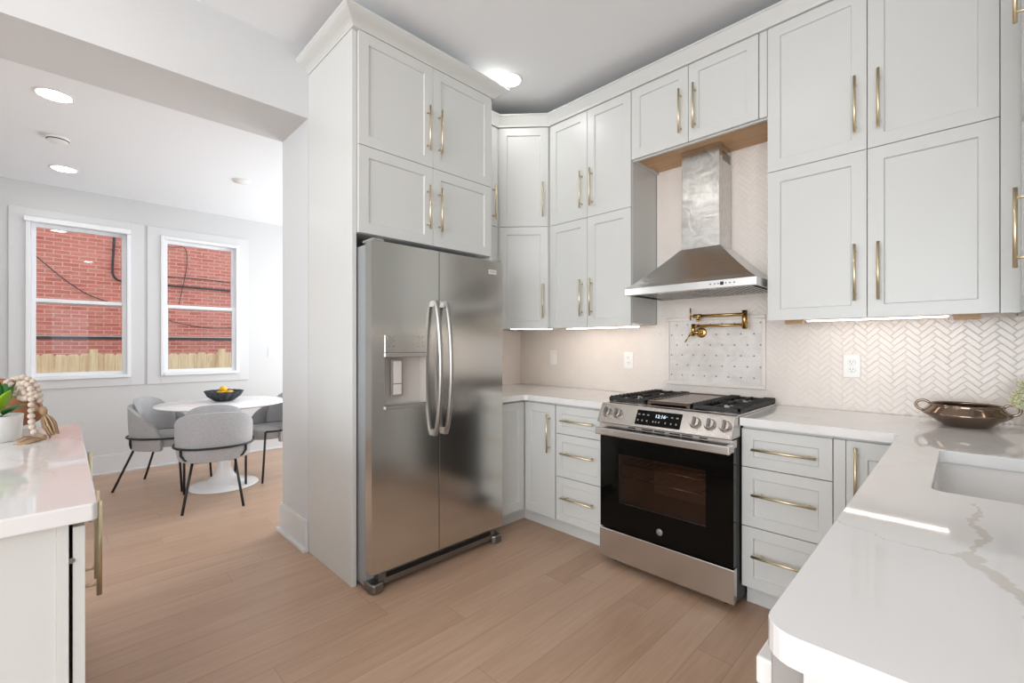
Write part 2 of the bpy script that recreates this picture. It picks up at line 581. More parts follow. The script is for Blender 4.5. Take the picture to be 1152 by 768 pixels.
# dining room
W1 = (yX(28.7, DX), yX(147, DX)); W2 = (yX(180.7, DX), yX(268.5, DX)); WZ = (.94, 2.40)
b = MB(); a = DX - .14
for y0, y1, z0, z1 in ((-1.5, W1[0], 0, HD), (W1[1], W2[0], 0, HD), (W2[1], WY + .12, 0, HD)): b.box(a, DX, y0, y1, z0, z1)
for wv in (W1, W2): b.box(a, DX, wv[0], wv[1], 0, WZ[0]); b.box(a, DX, wv[0], wv[1], WZ[1], HD)
struct('wall_window', b, WALL)
b = MB(); b.box(DX - .14, JX, WY, WY + .12, 0, HD + .1); struct('wall_dining_end', b, WALL)
struct('wall_dining_near', MB().box(DX - .14, JX, -1.62, -1.5, 0, HD + .1), WALL)


# baseboards
def base_profile(b, x0, x1, y0, y1, side):
    """tall flat baseboard with a small shoe; side gives the outward direction"""
    dx, dy = side
    b.box(x0, x1 + dx * .0, y0, y1, 0, .185)


b = MB(); b.box(DX, DX + .016, -1.5, WY, .0, .178); b.box(DX, DX + .012, -1.5, WY, .178, .188); b.box(DX, DX + .032, -1.5, WY, 0, .02)
struct('baseboard_window', b, TRIM, .003)
b = MB()
b.box(JX - .015, WX, JY - .016, JY - .0005, 0, .178); b.box(JX - .012, WX, JY - .012, JY - .0005, .178, .19)
b.box(JX - .03, WX + .008, JY - .032, JY - .0005, 0, .022)
b.box(JX - .015, JX - .0005, JY, WY, 0, .19); b.box(JX - .03, JX - .0005, JY, WY, 0, .022)
struct('baseboard_jamb', b, TRIM, .003)


# windows
def window(n_, wv, uc0, uc1):
    y0, y1 = wv; z0, z1 = WZ
    b = MB()                                                   # wide flat casing boards on the wall
    cy0, cy1 = yX(uc0, DX), yX(uc1, DX); cz0, cz1 = .857, 2.487
    b.box(DX, DX + .012, cy0, y0, cz0, cz1); b.box(DX, DX + .012, y1, cy1, cz0, cz1)
    b.box(DX, DX + .012, y0, y1, cz0, z0); b.box(DX, DX + .012, y0, y1, z1, cz1)
    fr = struct('window_%d' % n_, b, TRIM, .002)
    b = MB(); t = .030; xo, xi = DX - .11, DX + .028           # vinyl main frame, proud of the casing
    b.box(xo, xi, y0, y0 + t, z0, z1); b.box(xo, xi, y1 - t, y1, z0, z1)
    b.box(xo, xi, y0 + t, y1 - t, z1 - t, z1); b.box(xo, xi + .01, y0 + t, y1 - t, z0, z0 + t)
    b.build('window_frame', VINYL, fr, .003)
    zm = 1.655
    for nm, x0, x1, a0, a1 in (('upper_sash', DX - .085, DX - .05, zm - .012, z1 - t), ('lower_sash', DX - .045, DX - .008, z0 + t, zm + .03)):
        b = MB(); s = .034
        b.box(x0, x1, y0 + t, y0 + t + s, a0, a1); b.box(x0, x1, y1 - t - s, y1 - t, a0, a1)
        b.box(x0, x1, y0 + t + s, y1 - t - s, a1 - s, a1); b.box(x0, x1, y0 + t + s, y1 - t - s, a0, a0 + s)
        so = b.build(nm, VINYL, fr, .003)
        xm = (x0 + x1) / 2
        MB().box(xm - .002, xm + .002, y0 + t + s - .003, y1 - t - s + .003, a0 + s - .003, a1 - s + .003).build('glass_pane', PANE, so)
    if n_ == 1:
        MB().box(DX + .013, DX + .05, y0 - .01, y1 + .0, z1 - .035, z1 + .01).build('blind_headrail', VINYL, fr, .004)


window(1, W1, 9.5, 161.7)
window(2, W2, 165.5, 279)

# outside
GX = -10.6
b = MB().box(GX - .3, GX, -9, 9, -1, 9)
br_ = tag(b.build('brick_building', BRICK), 'tall red brick wall of the neighbouring building seen through both windows', 'building')
b = MB(); b.box(GX, GX + .03, -9, 9, 1.405, 1.425); b.box(GX, GX + .02, -9, 9, 1.36, 1.405, 1)  # lower black strip stands for the shadow under the conduit
tag(b.build('conduit', [CONDUIT, CABLE_SHADOW]), 'thin horizontal conduit with black strip for its shadow, low across the brick wall', 'pipe')
tag(MB().tube([(GX + .04, yX(186, GX), zX(186, 321, GX)), (GX + .04, 9, zX(186, 321, GX) - .1)], .019, 8).build('drain_pipe', CABLE_SHADOW), 'thick dark pipe high on the brick behind the right window', 'pipe')


def wall_cable(uv, r, label, nm='cable'):
    pts = [(GX + .03, yX(u, GX), zX(u, v, GX)) for u, v in uv]
    q = []
    for k in range(len(pts) - 1):
        for t_ in range(4):
            q.append(Vector(pts[k]).lerp(Vector(pts[k + 1]), t_ / 4))
    q.append(Vector(pts[-1]))
    for _ in range(2): q = [q[0]] + [(q[k - 1] + q[k] * 2 + q[k + 1]) / 4 for k in range(1, len(q) - 1)] + [q[-1]]
    tag(MB().tube(q, r, 6).build(nm, CABLE_SHADOW), label, 'cable')


wall_cable([(10, 262), (38, 286), (70, 313), (95, 330), (118, 339), (150, 345)], .008, 'thin black cable sagging diagonally across brick in left window')
wall_cable([(130, 235), (128, 275), (126, 305), (128, 312), (134, 316), (150, 319)], .017, 'thick dark bent conduit at upper right of left window')
wall_cable([(183, 311), (215, 313), (259, 318), (300, 322)], .009, 'thin dark cable above the pipe in the right window')
wall_cable([(178, 276), (195, 279), (206, 277), (210, 284), (210, 300), (206, 320), (201, 342)], .0065, 'thin looping cable hanging in upper half of right window')
wall_cable([(178, 357), (195, 362), (228, 369), (262, 369), (290, 366)], .007, 'slack black cable crossing lower half of right window')

FX = -9.2
fence = thing('wooden_fence', 'fresh pine picket fence standing before the brick building', 'fence', (FX, 0, -.9))
MB().box(.02, .055, -1.9, 3.4, 1.55, 1.63).build('rail', PINE, fence)
MB().box(.02, .055, -1.9, 3.4, .5, .58).build('rail', PINE, fence)
yy = -1.85; k = 0
pick = None
while yy < 3.3:
    top = 2.03 + random.uniform(-.008, .008)
    b = MB(); wd = .128
    b.prism([(-wd / 2, 0), (wd / 2, 0), (wd / 2, top - .025), (wd / 2 - .025, top), (-wd / 2 + .025, top), (-wd / 2, top - .025)], -.009, .009,
            M=Matrix.Translation((0, yy, 0)) @ Matrix(((0, 0, 1, 0), (1, 0, 0, 0), (0, 1, 0, 0), (0, 0, 0, 1))))
    b.build('picket', PINE, fence)
    yy += .131; k += 1
for yp in (yX(105, FX), yX(248, FX)):
    MB().box(.05, .14, yp - .045, yp + .045, 0, 2.10).build('post', PINE, fence)
struct('trim_9', MB().box(-10.6, DX - .2, -9, 9, -1, -.9), GRAVEL)

# ================================================================= CABINETS
DT = .020      # door thickness


def shaker(b, x0, x1, z0, z1, rail=.057, rec=.009):
    """recessed panel front, outer face on y = 0, back on y = DT"""
    xi0, xi1, zi0, zi1 = x0 + rail, x1 - rail, z0 + rail, z1 - rail
    s = .003
    vs = [(x0, DT, z0), (x1, DT, z0), (x1, DT, z1), (x0, DT, z1),
          (x0, 0, z0), (x1, 0, z0), (x1, 0, z1), (x0, 0, z1),
          (xi0, 0, zi0), (xi1, 0, zi0), (xi1, 0, zi1), (xi0, 0, zi1),
          (xi0 + s, rec, zi0 + s), (xi1 - s, rec, zi0 + s), (xi1 - s, rec, zi1 - s), (xi0 + s, rec, zi1 - s)]
    fs = [(3, 2, 1, 0), (0, 1, 5, 4), (1, 2, 6, 5), (2, 3, 7, 6), (3, 0, 4, 7)]
    for a_, b_ in ((4, 8), (8, 12)):
        for k in range(4): fs.append((a_ + k, a_ + (k + 1) % 4, b_ + (k + 1) % 4, b_ + k))
    fs.append((12, 13, 14, 15))
    b.add(vs, fs)


HL = .256


def handle(parent, x, z, vertical, L=HL, nm='handle'):
    b = MB(); o = .036; r = .0062
    if vertical:
        b.tube([(x, -o, z - L / 2), (x, -o, z + L / 2)], r, 10)
        for s in (-1, 1): b.tube([(x, .001, z + s * (L / 2 - .032)), (x, -o, z + s * (L / 2 - .032))], .005, 8)
    else:
        b.tube([(x - L / 2, -o, z), (x + L / 2, -o, z)], r, 10)
        for s in (-1, 1): b.tube([(x + s * (L / 2 - .032), .001, z), (x + s * (L / 2 - .032), -o, z)], .005, 8)
    return b.build(nm, BRASS, parent)


def cabinet(name, label, cat, loc, rz, w_, h_, d_, fronts, toe=0, body=None, group=None, gap=.0015, extra=None):
    """local: x along the face, y = 0 outer face of the doors, body behind, z up from the base"""
    t = thing(name, label, cat, loc, rz, group)
    if body is None:
        b = MB(); b.box(0, w_, DT + .001, d_, max(toe, .016 if abs(loc[2] - U0) < .01 else 0), h_)
        b.build('body', CAB, t, .001)
    if toe:
        MB().box(.0, w_, .08, .096, 0, toe).build('toe_kick', CAB, t)
    for f in fronts:
        kind, x0, x1, z0, z1 = f[:5]
        b = MB()
        rail = .057 if kind == 'door' or (z1 - z0) > .2 else .042
        if kind == 'drawer': rail = min(.05, (z1 - z0) * .27)
        shaker(b, x0 + gap, x1 - gap, z0 + gap, z1 - gap, rail)
        o = b.build('door' if kind == 'door' else 'drawer_front', CAB, t, .0012)
        if len(f) > 5 and f[5]:
            hk, hx, hz = f[5]; handle(o, hx, hz, hk == 'v')
    return t


HE = .042     # handle offset from the door edge


def pair(w_, z0, z1, hz):
    m_ = w_ / 2
    return [('door', 0, m_, z0, z1, ('v', m_ - HE, hz)), ('door', m_, w_, z0, z1, ('v', m_ + HE, hz))]


UY = 2.575; U0, US, U1 = 1.381, 2.143, 2.885     # wall cabinet face, bottom, split, top
UD = WY - .012 - UY
zb = .004
hlo = U0 + .02 + .045 + HL / 2 - U0           # handle centre above the cabinet base
xa, xb, xc, xd, xe = -2.181, -1.503, -.716, .100, .1
hb = lambda h: h
lx = xb - xa
cabinet('wall_cabinet', 'white lower wall cabinet with two doors left of the range hood', 'cabinet', (xa, UY, U0), 0, lx, US - U0, UD, pair(lx, 0, US - U0, .205))
cabinet('wall_cabinet', 'white upper wall cabinet with two doors between corner and hood, at ceiling', 'cabinet', (xa, UY, US), 0, lx, U1 - US, UD, pair(lx, 0, U1 - US, .195))
lx = xd - xc
cabinet('wall_cabinet', 'wide white lower wall cabinet with two doors right of the range hood', 'cabinet', (xc, UY, U0), 0, lx, US - U0, UD, pair(lx, 0, US - U0, .205))
cabinet('wall_cabinet', 'wide white upper wall cabinet with two doors right of hood, at ceiling', 'cabinet', (xc, UY, US), 0, lx, U1 - US, UD, pair(lx, 0, U1 - US, .205))
# short cabinet over the hood
HZ = 2.432
x0 = xb + .002; w_ = xc - x0 - .002
m0 = xY(774.2, UY) - x0; m1 = xY(853.5, UY) - x0
t = thing('hood_cabinet', 'short white two door cabinet above the range hood with bare wood underside', 'cabinet', (x0, UY, HZ), 0)
b = MB(); b.box(0, w_, DT + .001, UD, .022, U1 - HZ); b.box(0, .016, DT + .001, UD, 0, .022); b.box(w_ - .016, w_, DT + .001, UD, 0, .022)
b.box(.016, w_ - .016, DT + .001, DT + .018, 0, .022); b.build('body', CAB, t, .001)
MB().box(.017, w_ - .017, DT + .019, UD - .002, .014, .0215).build('wood_underside', MAPLE, t, label='bare light wood underside')
for (q0, q1, hx) in ((0, m0, m0 - HE), (m0, m1, m0 + HE)):
    b = MB(); shaker(b, q0 + .0015, q1 - .0015, .008, U1 - HZ - .0015); o = b.build('door', CAB, t, .0012); handle(o, hx, .19, True)
MB().box(m1 + .002, w_, .004, DT, .008, U1 - HZ).build('filler_strip', CAB, t, .001)

# diagonal corner cabinet and narrow cabinet on the left wall
LXF = WX + .35            # face of the wall cabinets on the left wall
YD = WY - .61
dw = math.hypot(xa - LXF, UY - YD); ang = math.atan2(UY - YD, xa - LXF)


def corner_cab(z0, z1, label, hz):
    t = thing('corner_cabinet', label, 'cabinet', (LXF, YD, z0), ang)
    M = Matrix.Rotation(-ang, 4, 'Z') @ Matrix.Translation((-LXF, -YD, 0))
    off = DT + .001; n = Vector((math.sin(ang), -math.cos(ang), 0)) * -off
    poly = [(LXF + n.x - .0, YD + n.y + .006), (xa + n.x - .004, UY + n.y), (xa - .002, WY - .012), (WX + .004, WY - .012), (WX + .004, YD + .004), (LXF + n.x - .0, YD + .004)]
    poly = [(LXF - .006, YD + .012), (xa - .012, UY + .010), (xa - .002, UY + .03), (xa - .002, WY - .012), (WX + .004, WY - .012), (WX + .004, YD + .003), (LXF - .02, YD + .003)]
    MB().prism(poly, .016 if z0 == U0 else 0, z1 - z0, M=M).build('body', CAB, t)
    b = MB(); shaker(b, .012, dw - .012, .0015, z1 - z0 - .0015); o = b.build('door', CAB, t, .0012)
    handle(o, dw - .012 - HE, hz, True)
    M2 = Matrix.Identity(4)


corner_cab(U0, US, 'white lower diagonal corner wall cabinet with single door', .205)
corner_cab(US, U1, 'white upper diagonal corner wall cabinet with single door, at ceiling', .195)
FE = 2.042                # outer side of the refrigerator enclosure
nw = YD - FE
cabinet('wall_cabinet', 'narrow white lower wall cabinet squeezed between refrigerator and diagonal corner', 'cabinet', (LXF, FE + .001, U0), PI / 2, nw, US - U0, .345, [('door', 0, nw - .004, 0, US - U0, ('v', nw - HE - .01, .205))])
cabinet('wall_cabinet', 'narrow white upper wall cabinet squeezed between refrigerator and diagonal corner, at ceiling', 'cabinet', (LXF, FE + .001, US), PI / 2, nw, U1 - US, .345, [('door', 0, nw - .004, 0, U1 - US, ('v', nw - HE - .01, .17))])

# cabinets on the right wall
RXF = .152
cabinet('wall_cabinet', 'white lower wall cabinet at right edge over the sink counter', 'cabinet', (RXF, UY - .003, U0), -PI / 2, .46, US - U0, RX - RXF - .004, [('door', .0, .46, 0, US - U0, ('v', .46 - HE, .25))])
cabinet('wall_cabinet', 'white upper wall cabinet at right edge over the sink counter, at ceiling', 'cabinet', (RXF, UY - .003, US), -PI / 2, .46, U1 - US, RX - RXF - .004, [('door', .0, .46, 0, U1 - US, ('v', .46 - HE, .27))])
b = MB(); b.box(xd + .001, RX - .004, UY, UY + DT, U0, U1); b.box(RXF + .01, RX - .004, UY + DT, WY - .012, U0, U1)
tag(b.build('corner_filler', CAB, bevel=.001), 'plain white filler strip in the right corner between wall cabinets', 'cabinet panel')

# cabinets above the refrigerator
FXD = -2.22
FY0, FY1 = 1.0888, 2.0206
F0, FSp, F1 = 1.844, 2.305, 2.90
fw = FY1 - FY0
cabinet('refrigerator_cabinet', 'white lower cabinet with two doors directly above the refrigerator', 'cabinet', (FXD, FY0, F0), PI / 2, fw, FSp - F0, FXD - WX - .004, pair(fw, 0, FSp - F0, .215))
cabinet('refrigerator_cabinet', 'white upper cabinet with two doors above the refrigerator, under the crown', 'cabinet', (FXD, FY0, FSp), PI / 2, fw, F1 - FSp, FXD - WX - .004, pair(fw, 0, F1 - FSp, .215))
tag(MB().box(WX + .001, -2.238, 1.0625, FY0 - .002, 0, F1).build('tall_side_panel', CAB, bevel=.0015), 'tall white side panel left of the refrigerator from floor to crown', 'cabinet panel')
tag(MB().box(WX + .001, -2.238, FY1 + .002, FE, 0, F1).build('tall_side_panel', CAB, bevel=.0015), 'tall white side panel right of the refrigerator toward the corner', 'cabinet panel')


# crown mouldings: swept profile along a path (outside to the right of travel)
def sweep(b, path, prof):
    n = len(path); dirs = [(Vector(path[k + 1]) - Vector(path[k])).normalized() for k in range(n - 1)]
    rings = []
    for k, p in enumerate(path):
        if k == 0: nr = Vector((dirs[0].y, -dirs[0].x)); sc_ = 1
        elif k == n - 1: nr = Vector((dirs[-1].y, -dirs[-1].x)); sc_ = 1
        else:
            a_ = Vector((dirs[k - 1].y, -dirs[k - 1].x)); b_ = Vector((dirs[k].y, -dirs[k].x))
            nr = (a_ + b_).normalized(); sc_ = 1 / max(.2, nr.dot(a_))
        rings.append([Vector((p[0] + nr.x * o * sc_, p[1] + nr.y * o * sc_, z)) for o, z in prof])
    m_ = len(prof); vs = [q for r in rings for q in r]; fs = []
    for k in range(n - 1):
        for j in range(m_):
            fs.append((k * m_ + j, (k + 1) * m_ + j, (k + 1) * m_ + (j + 1) % m_, k * m_ + (j + 1) % m_))
    fs.append(tuple(range(m_))); fs.append(tuple(reversed(range((n - 1) * m_, n * m_))))
    b.add(vs, fs)


def crown_prof(z0, z1, out, back=.02):
    pr = [(-back, z0), (.004, z0), (.006, z0 + .006)]
    for k in range(7):
        a_ = k / 6; pr.append((.010 + (out - .014) * (a_ + .10 * math.sin(PI * a_ * 2) * -.6), z0 + .010 + (z1 - z0 - .024) * a_))
    pr += [(out, z1 - .010), (out, z1), (-back, z1)]
    return pr


b = MB()
sweep(b, [(WX + .001, 1.0625), (FXD, 1.0625), (FXD, FE), (WX + .36, FE)], crown_prof(F1 + .001, 2.968, .075, .03))
b.box(WX + .001, FXD - .03, 1.09, FE - .03, F1 + .001, 2.955)
tag(b.build('crown_moulding', CAB), 'white crown moulding around the top of the refrigerator cabinets', 'moulding')
b = MB()
pr = [(-.02, U1 + .001), (.012, U1 + .001), (.014, U1 + .012), (.045, 2.952), (.05, 2.955), (.05, 2.964), (-.02, 2.964)]
sweep(b, [(LXF, FE + .077), (LXF, YD), (xa, UY), (xd + .02, UY), (RXF, UY - .03), (RXF, UY - .46)], pr)
tag(b.build('crown_moulding', CAB), 'white crown moulding running above the wall cabinets from corner past the hood', 'moulding')

# ---------------------------------------------------------------- base cabinets
BY = 2.305; BH = .872; BT = .108
BD = WY - .012 - BY
BXF = -2.185
bx0 = xY(625.3, BY); xm_ = (xY(630, 2.27) + xY(667, 2.27)) / 2; bx1 = -1.522
hx = xm_ - bx0
Wd = bx1 - bx0
DR = [(.679, .861), (.398, .678), (BT, .397)]


def drawer_base(label, x0, w_):
    t = cabinet('drawer_cabinet', label, 'cabinet', (x0, BY, 0), 0, w_, BH, BD,
                [('drawer', 0, w_, z0, z1, ('h', w_ / 2, (z0 + z1) / 2 + (.0 if z1 > .7 else .02))) for z0, z1 in DR], toe=BT)
    return t


drawer_base('white base cabinet with three drawers left of the range', bx0, Wd)
# corner base cabinet: two doors meeting in the inner corner
t = thing('corner_base_cabinet', 'white corner base cabinet with two doors meeting at the inner corner', 'cabinet', (BXF, BY, 0), 0)
b = MB()
poly = [(-.023, .022), (bx0 - BXF - .001, .022), (bx0 - BXF - .001, BD), (WX + .004 - BXF, BD), (WX + .004 - BXF, FE - BY + .002), (-.023, FE - BY + .002)]
b.prism(poly, BT, BH); b.build('body', CAB, t)
b = MB(); b.box(-.08, bx0 - BXF, .08, .096, 0, BT); b.box(-.096, -.08, FE - BY + .002, .096, 0, BT); b.build('toe_kick', CAB, t)
b = MB(); shaker(b, .004, bx0 - BXF - .008, BT, .861); o = b.build('door', CAB, t, .0012); handle(o, bx0 - BXF - .008 - HE, .861 - .06 - HL / 2, True)
b = MB(); shaker(b, FE - BY + .004, -.004, BT, .861)
Mr = Matrix.Rotation(PI / 2, 4, 'Z'); b.v = [tuple(Mr @ Vector(q)) for q in b.v]; b.build('door', CAB, t, .0012)
# right of the range
rx0 = -.7525; rx1 = xY(937, BY)
drawer_base('white base cabinet with three drawers right of the range', rx0, rx1 - rx0)
PXF = -.150               # faces of the cabinets under the sink counter
t = thing('blind_corner_cabinet', 'white base cabinet with single tall door tucked behind the sink counter', 'cabinet', (rx1, BY, 0), 0)
wq = PXF - rx1
MB().box(.001, wq + .60, DT + .001, BD, BT, BH).build('body', CAB, t)
MB().box(.0, wq - .0, .08, .096, 0, BT).build('toe_kick', CAB, t)
fx = xY(952, BY) - rx1
MB().box(.002, fx - .002, .0, DT, BT, .861).build('filler_strip', CAB, t, .001)
b = MB(); shaker(b, fx, wq - .004, BT, .861, .07); o = b.build('door', CAB, t, .0012); handle(o, fx + .035, .861 - .02 - HL / 2, True)
# sink base and dishwasher, faces toward -x
sy1, sy0 = BY - .006, 1.30
cabinet('sink_cabinet', 'white sink base cabinet with two doors under the sink counter', 'cabinet', (PXF, sy1, 0), -PI / 2, sy1 - sy0, BH, .60,
        [('door', .06, (sy1 - sy0) / 2 + .03, BT, .861, ('v', (sy1 - sy0) / 2 + .03 - HE, .68)), ('door', (sy1 - sy0) / 2 + .03, sy1 - sy0, BT, .861, ('v', (sy1 - sy0) / 2 + .03 + HE, .68))], toe=BT, body=0)
t = [o for o in C.objects if o.name.startswith('sink_cabinet')][0]
b = MB(); b.box(0, sy1 - sy0, .021, .036, BT, BH); b.box(0, sy1 - sy0, .58, .60, BT, BH); b.box(0, .016, .036, .58, BT, BH)
b.box(sy1 - sy0 - .016, sy1 - sy0, .036, .58, BT, BH); b.box(.016, sy1 - sy0 - .016, .036, .58, BT, BT + .016); b.build('body', CAB, t)
PE = .640                 # end of the sink run
t = thing('dishwasher', 'dishwasher with stainless door edge at the near end of the sink counter', 'dishwasher', (PXF, sy0 - .003, 0), -PI / 2)
dl = sy0 - .003 - PE - .02
MB().box(0, dl, .02, .58, .03, BH - .004).build('body', GREYP, t)
MB().box(.002, dl - .002, -.030, .018, .11, .866).build('door', GREYP, t, .003)
b = MB(); b.box(.10, dl - .125, -.085, -.050, .716, .760); b.box(.12, .15, -.052, -.029, .722, .754); b.box(dl - .18, dl - .15, -.052, -.029, .722, .754)
b.build('handle', PLAST, t, .004)
# end panel with shaker frame, facing the camera
t = thing('end_panel', 'white framed end panel closing the near end of the sink counter', 'cabinet panel', (PXF + .012, PE - .002, 0), 0)
b = MB(); ew = RX - .006 - (PXF + .012)
shaker(b, 0, ew, 0, BH, .055, .012); b.build('frame', CAB, t, .0012)

# ---------------------------------------------------------------- countertops
CT0, CT1 = .876, .914
CY = 2.277; CX = -2.150; RL, RR = -1.520, -.752
tag(MB().prism([(WX + .003, FE + .002), (CX, FE + .002), (CX, CY - .02), (CX + .02, CY), (RL, CY), (RL, WY - .0125), (WX + .003, WY - .0125)], CT0, CT1).build('countertop', QUARTZ, bevel=.004, seg=3),
    'white veined quartz countertop in the far corner left of the range', 'countertop')
# right countertop with the sink hole, rounded inner corner and rounded end
KX, KY = -.1765, .605
SX0, SX1 = -.055, .375; SY0, SY1 = 1.455, 2.03


def arc(cx, cy, r, a0, a1, n=6):
    return [(cx + r * math.cos(math.radians(a0 + (a1 - a0) * k / n)), cy + r * math.sin(math.radians(a0 + (a1 - a0) * k / n))) for k in range(n + 1)]


outer = [(RR, CY), (KX - .035, CY)] + arc(KX - .02, CY - .02, .02, 90, 0)[1:] + arc(KX + .04, KY + .04, .04, 180, 270) + [(RX - .003, KY), (RX - .003, WY - .0125), (RR, WY - .0125)]
hole = arc(SX0 + .025, SY0 + .025, .025, 180, 270) + arc(SX1 - .025, SY0 + .025, .025, 270, 360) + arc(SX1 - .025, SY1 - .025, .025, 0, 90) + arc(SX0 + .025, SY1 - .025, .025, 90, 180)
import bmesh
bm = bmesh.new()
vo = [bm.verts.new((x, y, CT1)) for x, y in outer]; vh = [bm.verts.new((x, y, CT1)) for x, y in hole]
eds = [bm.edges.new((L[k], L[(k + 1) % len(L)])) for L in (vo, vh) for k in range(len(L))]
bmesh.ops.triangle_fill(bm, use_beauty=True, edges=eds)
ex = bmesh.ops.extrude_face_region(bm, geom=bm.faces[:])
for g_ in ex['geom']:
    if isinstance(g_, bmesh.types.BMVert): g_.co.z = CT0
bmesh.ops.recalc_face_normals(bm, faces=bm.faces)
me = bpy.data.meshes.new('countertop'); bm.to_mesh(me); bm.free(); me.materials.append(QUARTZP)
o = bpy.data.objects.new('countertop', me); C.objects.link(o)
bv = o.modifiers.new('bevel', 'BEVEL'); bv.width = .005; bv.segments = 3; bv.limit_method = 'ANGLE'; bv.angle_limit = math.radians(50)
tag(o, 'large white quartz countertop with bold grey vein and sink cutout, right foreground', 'countertop')
# sink
t = thing('sink', 'white rectangular undermount sink set into the right countertop', 'sink', ((SX0 + SX1) / 2, (SY0 + SY1) / 2, CT0 - .205))
hx_, hy_ = (SX1 - SX0) / 2 + .004, (SY1 - SY0) / 2 + .004


def rrect(hx, hy, r, n=5):
    return arc(hx - r, hy - r, r, 0, 90, n) + arc(-hx + r, hy - r, r, 90, 180, n) + arc(-hx + r, -hy + r, r, 180, 270, n) + arc(hx - r, -hy + r, r, 270, 360, n)


rings = [(hx_ + .02, hy_ + .02, .03, .204), (hx_, hy_, .028, .204), (hx_ - .006, hy_ - .006, .03, .03), (hx_ - .02, hy_ - .02, .03, .012), (hx_ - .04, hy_ - .04, .03, .008)]
b = MB(); vs = []; fs = []
for (a_, c_2, r_2, z_) in rings: vs += [(x, y, z_) for x, y in rrect(a_, c_2, r_2)]
n_ = len(rrect(1, 1, .1))
for k in range(len(rings) - 1):
    for j in range(n_): fs.append((k * n_ + j, k * n_ + (j + 1) % n_, (k + 1) * n_ + (j + 1) % n_, (k + 1) * n_ + j))
fs.append(tuple(range((len(rings) - 1) * n_, len(rings) * n_)))
b.add(vs, fs, True)
vs = []; fs = []
ro = [(hx_ + .02, hy_ + .02, .03, .204), (hx_ + .008, hy_ + .008, .03, .19), (hx_ + .002, hy_ + .002, .03, .0)]
for (a_, c_2, r_2, z_) in ro: vs += [(x, y, z_) for x, y in rrect(a_, c_2, r_2)]
for k in range(2):
    for j in range(n_): fs.append((k * n_ + (j + 1) % n_, k * n_ + j, (k + 1) * n_ + j, (k + 1) * n_ + (j + 1) % n_))
fs.append(tuple(reversed(range(2 * n_, 3 * n_)))); b.add(vs, fs, True)
b.build('basin', SINKM, t)
MB().lathe([(0.001, .010), (.042, .010), (.045, .0085)], 24).build('drain', HOODST, t)

# ---------------------------------------------------------------- backsplash
def herring(b, x0, x1, z0, z1, y, w_=.024, n=3, g=.0013):
    """herringbone of bevelled tiles, turned 45 degrees, clipped to the rectangle"""
    c45 = math.sqrt(.5); tiles = []
    R = max(x1 - x0, z1 - z0) * 1.5 / w_ + 10
    N = int(R)
    cx, cz = (x0 + x1) / 2, (z0 + z1) / 2

    def T(p, q):
        p, q = p * w_, q * w_
        return (cx + (p - q) * c45, cz + (p + q) * c45)
    for i in range(-N, N):
        for j in range(-N // (2 * n) - 1, N // (2 * n) + 2):
            a = i + 2 * n * j
            tiles.append((a, i, n, 1)); tiles.append((a + n, i - n + 1, 1, n))
    G = g / w_ / 2
    for (p, q, l, h) in tiles:
        mx, mz = T(p + l / 2, q + h / 2)
        if not (x0 - .05 < mx < x1 + .05 and z0 - .05 < mz < z1 + .05): continue
        ty = random.uniform(-.0002, .0002)
        be = .10
        def quad(e): return [T(p + G + e, q + G + e), T(p + l - G - e, q + G + e), T(p + l - G - e, q + h - G - e), T(p + G + e, q + h - G - e)]
        A, B = clip(quad(0), x0, x1, z0, z1), clip(quad(be), x0, x1, z0, z1)
        if len(B) < 3: continue
        if len(A) == len(B):
            k = len(A); vs = [(u, y, v) for u, v in A] + [(u, y - .0010 + ty, v) for u, v in B]
            fs = [tuple(range(k, 2 * k))] + [(a_, (a_ + 1) % k, k + (a_ + 1) % k, k + a_) for a_ in range(k)]
            b.add(vs, fs)
        else:
            b.add([(u, y - .0010, v) for u, v in B], [tuple(range(len(B)))])


def clip(poly, x0, x1, z0, z1):
    for ax, lim, sg in ((0, x0, 1), (0, x1, -1), (1, z0, 1), (1, z1, -1)):
        out = []
        for k in range(len(poly)):
            a, c = poly[k], poly[(k + 1) % len(poly)]
            ia, ic = (a[ax] - lim) * sg >= 0, (c[ax] - lim) * sg >= 0
            if ia: out.append(a)
            if ia != ic:
                t = (lim - a[ax]) / (c[ax] - a[ax]); out.append((a[0] + (c[0] - a[0]) * t, a[1] + (c[1] - a[1]) * t))
        poly = out
        if not poly: return []
    return poly


TY = WY - .009
b = MB()
b.box(WX + .002, RX - .002, TY, WY - .0005, CT1, U0 + .02, 1)
b.box(xb + .004, xc - .004, TY, WY - .0005, U0 + .02, HZ + .02, 1)
herring(b, WX + .008, RX - .008, CT1 + .002, U0, TY)
herring(b, xb + .004, xc - .004, U0, HZ + .015, TY)
t = tag(b.build('tile_backsplash', [TILE, GROUT]), 'pale herringbone tile backsplash on the range wall behind counter and hood', 'backsplash')
b = MB(); b.box(0, YD + .61 - FE - .012, .0, .0085, 0, U0 - CT1, 1)
herring(b, .002, YD + .61 - FE - .014, .002, U0 - CT1 - .002, 0)
o = b.build('tile_backsplash', [TILE, GROUT]); o.rotation_euler = (0, 0, PI / 2); o.location = (WX + .010, FE + .001, CT1)
tag(o, 'short herringbone tile backsplash on left wall beside the refrigerator', 'backsplash')

